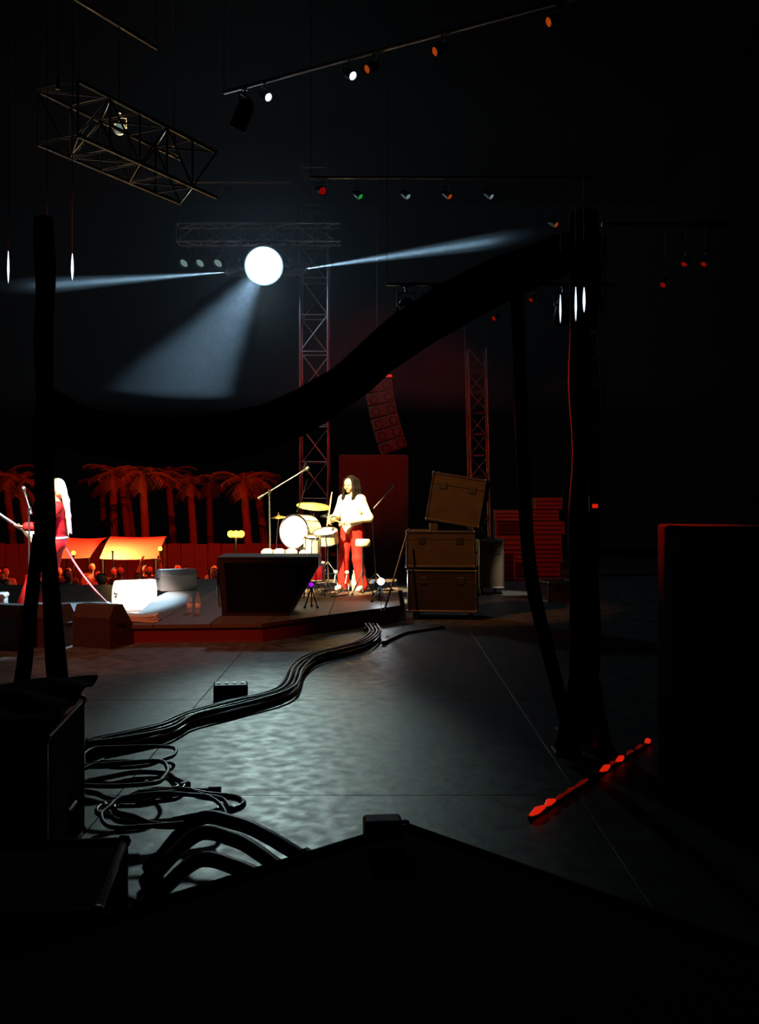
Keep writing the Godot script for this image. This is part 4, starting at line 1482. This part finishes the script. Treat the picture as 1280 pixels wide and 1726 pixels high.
func guitarist() -> void:
	var base := Vector3(px(95, 900, 13.2).x, 0.012, -13.2)
	var o := thing("person", "person with long blond hair and red stage clothes playing guitar behind the black post", "person", base, -1.25)
	var arms := {-1: [Vector3(-0.30, 1.13, -0.08), Vector3(-0.14, 1.02, 0.14)], 1: [Vector3(0.30, 1.16, 0.16), Vector3(0.24, 1.16, 0.40)]}
	var legs := {-1: [Vector3(-0.13, 0.5, 0.07), Vector3(-0.16, 0.09, 0.14), Vector3(-0.18, 0.03, 0.29)], 1: [Vector3(0.13, 0.52, 0.27), Vector3(0.16, 0.09, 0.42), Vector3(0.18, 0.03, 0.57)]}
	var b := person_bones(arms, legs, 0.0)
	var hc := Vector3(0, 1.64, 0.02)
	figure(o, b, hc, Vector3(0, -0.15, 1).normalized(), Vector3(0, 1, 0.15).normalized(), arms, [Vector3(0.5, -0.2, -0.6), Vector3(-0.3, 0.8, 0.1)], 0.6, "red_stage_suit", "red_stage_suit", "white_leather")
	var hb := [[hc + Vector3(0, 0.055, -0.035), hc + Vector3(0, -0.02, -0.06), 0.1, 0.095]]
	for k in 7:
		var x := (k - 3) * 0.036
		hb += chain([hc + Vector3(x * 0.8, 0.04, -0.09), hc + Vector3(x * 1.1, -0.15, -0.14 - 0.01 * (k % 2)), hc + Vector3(x * 1.2, -0.35, -0.17 + 0.01 * (k % 3)), hc + Vector3(x * 1.15, -0.58, -0.20 - 0.012 * (k % 2))], [0.04, 0.038, 0.034, 0.012])
	var st := begin()
	blob(st, hb, 0.012, 0.025)
	part(o, "hair", st, M.blond_hair)
	st = begin()
	var ring := []
	for k in 25:
		var a := TAU * k / 24.0
		ring.append(Vector3(cos(a) * 0.185, 1.0, sin(a) * 0.132))
	tube(st, ring, 0.02, 8)
	part(o, "studded_belt", st, M.white_leather)
	# cuffs of white fringe at the back of the near sleeve
	for k in 5:
		st = begin()
		var p := Vector3(0.12 - 0.05 * k, 1.22 - 0.02 * k, -0.135)
		tube(st, [p, p + Vector3(0.0, -0.14, -0.02)], [0.014, 0.006], 6)
		part(o, "fringe", st, M.white_leather)
	# guitar
	var ga: Vector3 = o.transform * Vector3(-0.12, 1.0, 0.235)
	var gb := px(-18, 852, 12.75)
	var g := thing("electric_guitar", "electric guitar held across the red-clothed person's waist", "guitar", ga)
	var ax := (gb - ga).normalized()
	var nrm := (o.transform.basis * Vector3(0, 0.15, 1))
	nrm = (nrm - ax * nrm.dot(ax)).normalized()
	var bs := Basis(ax, nrm.cross(ax).normalized(), nrm)
	var outline := PackedVector2Array()
	for k in 40:
		var a := TAU * k / 40.0
		var rr := 0.165 + 0.03 * cos(2.0 * a) + 0.022 * cos(4.0 * a) - 0.02 * cos(a)
		outline.append(Vector2(cos(a) * rr * 1.2, sin(a) * rr))
	st = begin()
	extrude(st, Transform3D(bs, Vector3.ZERO), outline, 0.045)
	part(g, "guitar_body", st, M.cream_shell)
	st = begin()
	box(st, Transform3D(bs, ax * 0.5 + nrm * 0.028), Vector3(0.68, 0.05, 0.024), 0.008)
	part(g, "neck", st, M.wood_neck)
	st = begin()
	extrude(st, Transform3D(bs, ax * 0.92 + nrm * 0.02), PackedVector2Array([Vector2(-0.09, -0.025), Vector2(-0.03, -0.045), Vector2(0.1, -0.035), Vector2(0.1, 0.035), Vector2(-0.03, 0.045), Vector2(-0.09, 0.025)]), 0.018)
	part(g, "headstock", st, M.wood_neck)
	for k in 6:
		st = begin()
		var p := ax * (0.90 + 0.035 * (k / 2)) + bs.y * (0.05 if k % 2 else -0.05) + nrm * 0.02
		tube(st, [p, p + bs.y * (0.03 if k % 2 else -0.03)], 0.01, 6)
		part(g, "tuning_peg", st, M.chrome)
	for k in 2:
		st = begin()
		box(st, Transform3D(bs, ax * (0.05 - 0.1 * k) + nrm * 0.028), Vector3(0.03, 0.085, 0.014), 0.004)
		part(g, "pickup", st, M.black_paint)
	# microphone stand in front of the guitarist
	mic_stand("straight microphone stand before the red-clothed guitarist", Vector3(px(49, 900, 12.6).x, 0, -12.6), px(49, 860, 12.6), px(52, 864, 12.6), px(44, 838, 12.65))
	# red and white sash trailing from the hip to the riser corner
	var sa := thing("sash", "long pink and white sash trailing from the guitarist's hip to the riser", "sash", px(111, 924, 12.95))
	var pts := [px(111, 924, 12.95), px(128, 952, 12.9), px(152, 985, 12.5), px(180, 1015, 12.0), px(200, 1030, 11.5), px(211, 1034, 11.25)]
	for i in pts.size():
		pts[i] -= sa.position
	var sm := smooth_path(pts, 4)
	for k in 3:
		var cut := sm.slice([0, 12, 17][k], [13, 18, 21][k])
		st = begin()
		tube(st, cut, 0.027, 8, 0.4)
		part(sa, "stripe", st, M.white_leather if k == 1 else M.pink_stripe)

func masking() -> void:
	# sagging black cloth between two posts
	var cols := [[62, 641, 742], [90, 657, 751], [150, 690, 767], [230, 702, 778], [300, 706, 781], [380, 699, 779], [440, 685, 766], [500, 661, 740], [560, 625, 706], [620, 572, 662], [660, 535, 625], [740, 482, 572], [840, 432, 515], [930, 399, 474], [985, 383, 452]]
	var o := thing("black_swag", "sagging black cloth strung between the two dark posts", "drape", px(300, 740, 5.9))
	var f := func(u: float, v: float) -> Vector3:
		var k := minf(u * (cols.size() - 1), cols.size() - 1.001)
		var i := int(k)
		var w := k - i
		w = w * w * (3 - 2 * w) * 0.3 + w * 0.7
		var x := lerpf(cols[i][0], cols[i + 1][0], w)
		var y0 := lerpf(cols[i][1], cols[i + 1][1], w)
		var y1 := lerpf(cols[i][2], cols[i + 1][2], w)
		var d := lerpf(5.78, 6.42, u)
		return px(x, lerpf(y0, y1, v), d) - px(300, 740, 5.9) + Vector3(0, 0, 0.03 * sin(v * 14.0 + u * 4.0) + 0.02 * sin(u * 40.0 + v * 3.0))
	var st := begin()
	sheet(st, f, 70, 10, Vector3(0, 0, 0.008))
	part(o, "cloth", st, M.black_cloth)
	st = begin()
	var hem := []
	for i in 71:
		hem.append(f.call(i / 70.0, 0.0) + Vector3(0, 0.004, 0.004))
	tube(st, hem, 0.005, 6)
	part(o, "lit_edge_cord", st, M.grey_paint)  # pale cord added to draw the light along the upper edge
	post("black cloth-wrapped post with splayed legs in front of the guitarist", px(75, 900, 5.6), 0.054, 3.15, 1.27, [[-0.2, 0.02], [0.15, 0.0], [-0.05, -0.45]])
	post("thick black cloth-wrapped post with cables beside the right wing", px(985, 900, 6.2), 0.09, 3.35, 0.5, [[-0.12, 0.05], [0.1, 0.0], [0.0, -0.4]])
	# strap of cloth hanging from the swag
	var s := thing("cloth_strap", "black cloth strap hanging from the swag to the deck, left of the cabled post", "strap", px(884, 500, 6.15))
	var pts := []
	for q in [[870, 470], [876, 600], [881, 740], [885, 835], [889, 910], [898, 985], [916, 1065], [938, 1150], [958, 1232]]:
		pts.append(px(q[0], q[1], 5.9) - s.position)
	pts.append(Vector3(px(962, 900, 5.9).x, 0.03, -5.9) - s.position)
	st = begin()
	tube(st, smooth_path(pts, 4), 0.042, 10, 0.45)
	part(s, "strap", st, M.black_cloth)
	# cables strapped to the right post
	var c := thing("cable_bundle", "bundle of thin cables running up the cabled post", "cables", Vector3(px(1000, 900, 6.05).x, 0, -6.05))
	for k in 5:
		var pp := []
		for j in 12:
			var u := j / 11.0
			var x := 1000.0 + 6 * sin(u * 5 + k) + (k - 2) * 3.5 * (0.3 + sin(u * PI)) + 16 * maxf(u - 0.55, 0.0) * 2.2
			pp.append(px(x, lerpf(1262, 395, u), 6.03 + 0.012 * (k % 3)) - c.position)
		st = begin()
		tube(st, smooth_path(pp, 3), 0.006 if k != 4 else 0.004, 6)
		part(c, "cable", st, M.black_gloss if k < 2 else M.steel)
	for y in [560, 605, 650, 720]:
		st = begin()
		var p := px(1003, y, 6.04) - c.position
		box(st, T(p), Vector3(0.06, 0.025, 0.05), 0.006)
		part(c, "cable_tie", st, M.grey_paint)
	var lb := thing("connector_box", "small box with a red light on the cabled post", "box", px(1002, 850, 5.98))
	st = begin()
	box(st, T(Vector3.ZERO), Vector3(0.06, 0.1, 0.05), 0.006)
	part(lb, "housing", st, M.black_paint)
	st = begin()
	box(st, T(Vector3(0, -0.01, 0.026)), Vector3(0.034, 0.024, 0.008), 0.002)
	part(lb, "indicator_light", st, M.led_red)

func post(label: String, at: Vector3, r: float, h: float, split: float, feet: Array) -> void:
	var o := thing("draped_post", label, "stand", Vector3(at.x, 0, at.z))
	var pts := []
	var rs := []
	for k in 22:
		var u := k / 21.0
		pts.append(Vector3(0.006 * sin(u * 17.0), lerpf(split, h, u), 0.006 * cos(u * 13.0)))
		rs.append(r * (1.0 + 0.06 * sin(u * 23.0) + 0.05 * sin(u * 9.0)))
	rs[0] = r * 1.05
	var st := begin()
	tube(st, pts, rs, 16)
	part(o, "wrapped_pole", st, M.black_cloth)
	for q in feet:
		st = begin()
		tube(st, [Vector3(q[0] * 0.16, split + 0.1, q[1] * 0.1), Vector3(q[0] * 0.55, split * 0.5, q[1] * 0.5), Vector3(q[0], 0.02, q[1])], [r * 0.6, r * 0.8, r * 0.85], 10)
		var l := part(o, "leg", st, M.black_cloth)
		st = begin()
		box(st, T(Vector3(q[0], 0.012, q[1])), Vector3(r * 1.8, 0.024, r * 1.8), 0.005)
		part(l, "foot_pad", st, M.black_rubber)

func cable(called: String, label: String, pts: Array, r: float, m: String, group := "") -> void:
	var o := thing(called, label, "cable", pts[0], 0.0, group)
	var q := []
	for p in pts:
		q.append(p - o.position)
	var st := begin()
	tube(st, smooth_path(q, 6), r, 8)
	part(o, "jacket", st, M[m])
	for e in [0, q.size() - 1]:
		var d: Vector3 = (q[1] - q[0]).normalized() if e == 0 else (q[-1] - q[-2]).normalized()
		st = begin()
		tube(st, [q[e] - d * 0.03, q[e] + d * 0.03], r * 1.5, 8)
		part(o, "plug", st, M.black_rubber)

func floor_things() -> void:
	var st := begin()
	# the snaking cable run across the deck
	var way := [[150, 1268], [250, 1240], [330, 1222], [405, 1202], [455, 1174], [500, 1138], [545, 1117], [590, 1096], [622, 1076], [640, 1064]]
	var looks := ["thin glossy cable at the edge under the deck cable bundle", "thick matte cable in the lower layer of the deck bundle", "thin matte cable in the lower layer of the deck bundle", "thickest glossy cable in the lower layer of the deck bundle", "matte cable at one edge on top of the deck bundle", "thickest matte cable on top of the deck bundle", "thin glossy cable on top of the deck bundle", "matte cable at the other edge on top of the deck bundle"]
	for k in 8:
		var pts := []
		for i in way.size():
			var p := fl(way[i][0], way[i][1])
			var along := (fl(way[mini(i + 1, 9)][0], way[mini(i + 1, 9)][1]) - fl(way[maxi(i - 1, 0)][0], way[maxi(i - 1, 0)][1])).normalized()
			var across := Vector3(-along.z, 0, along.x)
			var spread := 0.043 + 0.003 * sin(i * 2.3)
			pts.append(p + across * ((k % 4 - 1.5) * spread + 0.11 * sin(i * 1.9) + (0.012 if k > 3 else 0.0)) + Vector3(0, 0.019 if k < 4 else 0.069 + 0.006 * sin(i * 3.1 + k), 0))
		cable("stage_cable", looks[k], pts, [0.012, 0.016, 0.011, 0.018, 0.012, 0.014, 0.01, 0.013][k], "black_rubber" if k % 3 else "black_gloss", "cables of the deck bundle")
	cable("stage_cable", "black cable looping off the deck bundle towards the cases", [fl(648, 1086) + Vector3(0, 0.016, 0), fl(668, 1076) + Vector3(0, 0.014, 0), fl(690, 1068) + Vector3(0, 0.012, 0), fl(745, 1060) + Vector3(0, 0.012, 0)], 0.016, "black_rubber")
	# stage box on the run
	var b := thing("stage_box", "small black connector box on the deck beside the cable bundle", "box", fl(389, 1183), 0.15)
	box(st, T(Vector3(0, 0.075, 0)), Vector3(0.26, 0.14, 0.2), 0.012)
	part(b, "housing", st, M.black_paint)
	for k in 4:
		st = begin()
		tube(st, [Vector3(-0.09 + 0.06 * k, 0.145, 0.02), Vector3(-0.09 + 0.06 * k, 0.152, 0.02)], 0.014, 10)
		part(b, "socket", st, M.steel)
	for q in 4:
		st = begin()
		tube(st, [Vector3(0.1 * (1 if q & 1 else -1), 0, 0.07 * (1 if q & 2 else -1)), Vector3(0.1 * (1 if q & 1 else -1), 0.01, 0.07 * (1 if q & 2 else -1))], 0.015, 8)
		part(b, "rubber_foot", st, M.black_rubber)
	# red rope light on the deck
	var a0 := fl(893, 1384)
	var a1 := fl(1096, 1254)
	var rl := thing("rope_light", "red glowing rope light lying on the dark deck", "rope light", a0)
	var cuts := [[0.0, 0.10, 1], [0.10, 0.17, 1], [0.17, 0.24, 0], [0.24, 0.32, 0], [0.32, 0.42, 0], [0.52, 0.60, 1], [0.60, 0.66, 0], [0.66, 0.73, 1], [0.76, 0.83, 0], [0.85, 0.92, 0], [0.95, 1.0, 1]]
	var up := Vector3(0, 0.025, 0)
	st = begin()
	tube(st, [Vector3(0, 0.012, 0), (a1 - a0) + Vector3(0, 0.012, 0)], 0.012, 8)
	part(rl, "cord", st, M.black_rubber)
	for c in cuts:
		st = begin()
		var l: Vector3 = a1 - a0
		tube(st, [l * (c[0] + 0.005) + up, l * (c[0] + c[1]) / 2 + up + Vector3(0.006 * sin(c[0] * 40.0), 0.004, 0), l * (c[1] - 0.005) + up], [0.008, 0.019, 0.01] if c[2] == 1 else [0.007, 0.011, 0.006], 10)
		part(rl, "light_segment", st, M.led_red if c[2] == 1 else M.led_red_low)
	# teal indicator at the foot of the strap
	var tp := fl(951, 1250)
	var tl := thing("indicator_box", "small black box with a teal light by the strap's foot", "box", tp)
	st = begin()
	box(st, T(Vector3(0, 0.045, 0)), Vector3(0.1, 0.09, 0.08), 0.008)
	part(tl, "housing", st, M.black_paint)
	st = begin()
	sphere(st, Vector3(0, 0.07, 0.042), 0.026)
	part(tl, "teal_light", st, M.led_teal)

func foreground() -> void:
	# dark cases around the camera position
	flight_case("flight_case", "black flight case with metal edges in the near corner under the cables", Vector3(-1.95, 0, -4.3), 0.1, Vector3(1.15, 0.62, 0.75), "black_cloth", false, 0.0, "", "black_gloss")
	flight_case("flight_case", "broad low black-covered case lying turned before the rope light", Vector3(0.02, 0, -1.95), 0.74, Vector3(1.9, 0.5, 1.9), "black_cloth", false, 0.0, "", "black_cloth")
	flight_case("flight_case", "small black-covered trunk beside the thick arching cables", Vector3(-1.17, 0, -3.05), 0.12, Vector3(0.68, 0.42, 0.58), "black_cloth", false, 0.0, "", "black_gloss")
	var bx := thing("junction_box", "little black junction box on the turned flight case's corner", "box", Vector3(0.01, 0.515, -3.12), 0.1)
	var st := begin()
	box(st, T(Vector3(0, 0.035, 0)), Vector3(0.12, 0.07, 0.08), 0.008)
	part(bx, "housing", st, M.black_paint)
	st = begin()
	tube(st, [Vector3(0.06, 0.035, 0), Vector3(0.075, 0.035, 0)], 0.012, 8)
	part(bx, "cable_gland", st, M.black_rubber)
	# black cloth thrown over the near case
	var cl := thing("black_cloth", "crumpled black cloth thrown over the near corner flight case", "cloth", Vector3(-1.95, 0.64, -4.3))
	st = begin()
	sheet(st, func(u: float, v: float) -> Vector3:
		var x := (u - 0.5) * 1.24
		var z := (v - 0.5) * 0.8
		var y := 0.035 + 0.05 * pow(sin(u * 5.0 + v * 2.0), 2) + 0.03 * pow(sin(v * 9.0 - u * 4.0), 2)
		return Vector3(x, y, z), 24, 18, Vector3(0, 0.012, 0))
	part(cl, "cloth", st, M.black_cloth)
	# loops of cable piled beside the case
	for k in 6:
		var pts := []
		var c := fl([225, 215, 270, 200, 300, 275][k], [1330, 1290, 1390, 1345, 1420, 1440][k])
		for j in 14:
			var a := TAU * j / 11.0 + k
			var r := 0.24 - 0.03 * sin(j * 2.0 + k)
			pts.append(c + Vector3(cos(a) * r * 1.15, 0.02 + 0.036 * k + 0.004 * sin(j * 1.9), sin(a) * r))
		cable("cable_coil", ["wide slack coil of black cable behind the near case corner", "coil of black cable nearest the black post's foot", "glossy coil of black cable beside the thick cables", "small coil of black cable against the near case", "coil of black cable under the thick arching cables", "loose coil of glossy cable at the near case's foot"][k], pts, [0.014, 0.011, 0.013, 0.012, 0.016, 0.01][k], "black_gloss" if k % 2 == 0 else "black_rubber")
	# thick cables arching towards the turned case
	var arcs := [[[260, 1400], [330, 1382], [400, 1388], [455, 1412], [520, 1452]], [[255, 1425], [330, 1408], [395, 1415], [440, 1440], [485, 1475]], [[250, 1470], [330, 1452], [400, 1462], [460, 1490]]]
	for k in 3:
		var pts := []
		for i in arcs[k].size():
			var q: Array = arcs[k][i]
			pts.append(px(q[0], q[1], lerpf(4.2, 3.7, i / 4.0) - 0.24 * k))
		pts[0] = fl(arcs[k][0][0], arcs[k][0][1] + 70) + Vector3(0, 0.03, 0)
		cable("thick_cable", ["topmost thick black cable arching towards the turned case", "middle thick black cable arching towards the turned case", "lowest thick black cable arching towards the turned case"][k], pts, 0.028, "black_rubber")
	# tall rack at the right wing with a pale framed panel
	var r := thing("equipment_rack", "tall black equipment rack with a pale framed panel by the right drape", "rack", Vector3(px(1225, 900, 5.2).x, 0, -5.4))
	st = begin()
	box(st, T(Vector3(0, 0.72, 0)), Vector3(0.5, 1.42, 0.4), 0.012)
	part(r, "cabinet", st, M.black_cloth)
	var c0 := px(1187, 897, 5.19) - r.position
	var c1 := px(1187, 957, 5.19) - r.position
	var c2 := px(1252, 957, 5.19) - r.position
	var c3 := px(1252, 897, 5.19) - r.position
	for q in [[c0, c1], [c1, c2], [c2, c3], [c3, c0]]:
		st = begin()
		tube(st, [q[0], q[1]], 0.004, 6)
		part(r, "panel_frame", st, M.aluminium)
	st = begin()
	box(st, T((c0 + c2) / 2 - Vector3(0, 0, 0.006)), Vector3(0.2, 0.18, 0.012), 0.003)
	part(r, "panel", st, M.black_gloss)
	for q in 4:
		st = begin()
		tube(st, [Vector3(0.18 * (1 if q & 1 else -1), 0, 0.14 * (1 if q & 2 else -1)), Vector3(0.18 * (1 if q & 1 else -1), 0.02, 0.14 * (1 if q & 2 else -1))], 0.03, 10)
		part(r, "foot", st, M.black_rubber)

func small_lights() -> void:
	var eye := Vector3(0, EYE, 0)
	# lamps on the pipe with the thin red line
	var A := Vector3(-1.9, 6.5, -12.16)
	var B := Vector3(2.1, 6.5, -9.75)
	for q in [[446, 0.5, "lens_white", "pair of white stage lamp glints on the amber lamp pipe, end lamp"], [588, 0.5, "lens_white", "white stage lamp on the amber lamp pipe beside an amber one"], [630, -0.9, "lens_amber", "amber stage lamp on the thin overhead pipe, next to the white one"], [745, -0.9, "lens_amber", "amber stage lamp mid-way along the thin overhead pipe"], [938, -0.9, "lens_amber", "amber stage lamp at the far end of the thin overhead pipe"]]:
		var k: float = (q[0] - 640.0) / F
		var u := (-k * A.z - A.x) / ((B.x - A.x) + k * (B.z - A.z))
		var p := A.lerp(B, u)
		par_can(p - Vector3(0, 0.024, 0), eye + Vector3(q[1] * 8.0, -1.0, -4.0), q[2], q[3], 0.0, Color.WHITE, 10, 0.5, 0.55)
	for q in [[602, "lens_green", "faint green stage lamp on the pipe above the case stack"], [682, "lens_dim", "dim white stage lamp on the pipe above the case stack, near the green one"], [752, "lens_amber", "amber stage lamp mid-way on the pipe above the case stack"], [822, "lens_dim", "dim white stage lamp on the pipe above the case stack, next to the last"], [930, "lens_amber", "amber stage lamp at the end of the pipe above the case stack"]]:
		par_can(Vector3((q[0] - 640.0) / F * 14.5, 6.174, -14.5), Vector3((q[0] - 640.0) / F * 14.5 + 1.6, 4.0, -12.6), q[1], q[2], 0.0, Color.WHITE, 10, 0.5, 0.5, "", [0.5, 0.25, 0.08, 0.62, 0.1][int(q[0]) % 5])
	for q in [[1122, "farthest from"], [1157, "midway to"], [1190, "closest to"]]:
		par_can(Vector3((q[0] - 640.0) / F * 11.65, 4.724, -11.65), Vector3((q[0] - 640.0) / F * 11.65 - 1.0, 3.0, -10.4), "lens_red", "red stage lamp on the short low pipe, %s the right drape" % q[1], 0.0, Color.WHITE, 10, 0.5, 0.4, "red lamps by the right drape", [0.55, 0.06, 0.3][int(q[0]) % 3])
	for q in [[765, "first"], [810, "second"], [838, "third"], [900, "fourth"]]:
		par_can(Vector3((q[0] - 640.0) / F * 13.1, 4.324, -13.1), Vector3((q[0] - 640.0) / F * 13.1 - 1.0, 3.2, -12.0), "lens_red", "small red stage lamp above the cases, %s along the low pipe from the tower lamp" % q[1], 0.0, Color.WHITE, 10, 0.5, 0.38, "red lamps above the crates", [0.45, 0.2, 0.05, 0.3][int(q[0] / 10) % 4])
	# lamps on the bar beside the round lamp
	for q in [[318, "black stage lamp at the open end of the truss, far from the round lamp"], [345, "black stage lamp on the truss, second from its open end"], [375, "black stage lamp on the truss, just before the added pin spot"]]:
		par_can(Vector3((q[0] - 640.0) / F * 19.875, px(0, 395, 19.7).y - 0.195, -19.875), Vector3((q[0] - 640.0) / F * 19.5 - 3, 0, -12), "lens_dim", q[1])
	# white lamp beside the pale truss
	par_can(Vector3(-2.72, 6.474, -10.4), Vector3(-1.0, 2.0, -4), "lens_dim", "dim white lamp hanging by the pale box truss", 0.0, Color.WHITE, 10, 0.5, 0.6, "", 0.9)
	# glowing drops on cords, added to draw white glints on hanging cables
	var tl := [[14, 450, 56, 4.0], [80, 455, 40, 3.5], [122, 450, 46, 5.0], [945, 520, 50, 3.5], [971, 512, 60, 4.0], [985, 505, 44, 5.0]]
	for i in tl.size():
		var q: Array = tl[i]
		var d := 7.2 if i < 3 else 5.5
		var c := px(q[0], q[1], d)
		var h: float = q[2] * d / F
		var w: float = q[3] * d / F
		var o := thing("added_glint", "slim glowing drop added as a white glint, hanging on a cord, %s of three, " % ["longest", "shortest", "brightest", "middle-sized", "longest", "shortest"][i] + ("over the left post" if i < 3 else "over the black strap"), "lamp", c, 0.0, "added glints " + ("over the left post" if i < 3 else "over the black strap"))
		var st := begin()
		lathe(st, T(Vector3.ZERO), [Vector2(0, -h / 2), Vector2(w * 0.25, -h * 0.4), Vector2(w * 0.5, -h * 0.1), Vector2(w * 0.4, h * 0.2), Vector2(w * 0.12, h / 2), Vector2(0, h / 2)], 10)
		part(o, "glint_drop", st, M.added_glint)
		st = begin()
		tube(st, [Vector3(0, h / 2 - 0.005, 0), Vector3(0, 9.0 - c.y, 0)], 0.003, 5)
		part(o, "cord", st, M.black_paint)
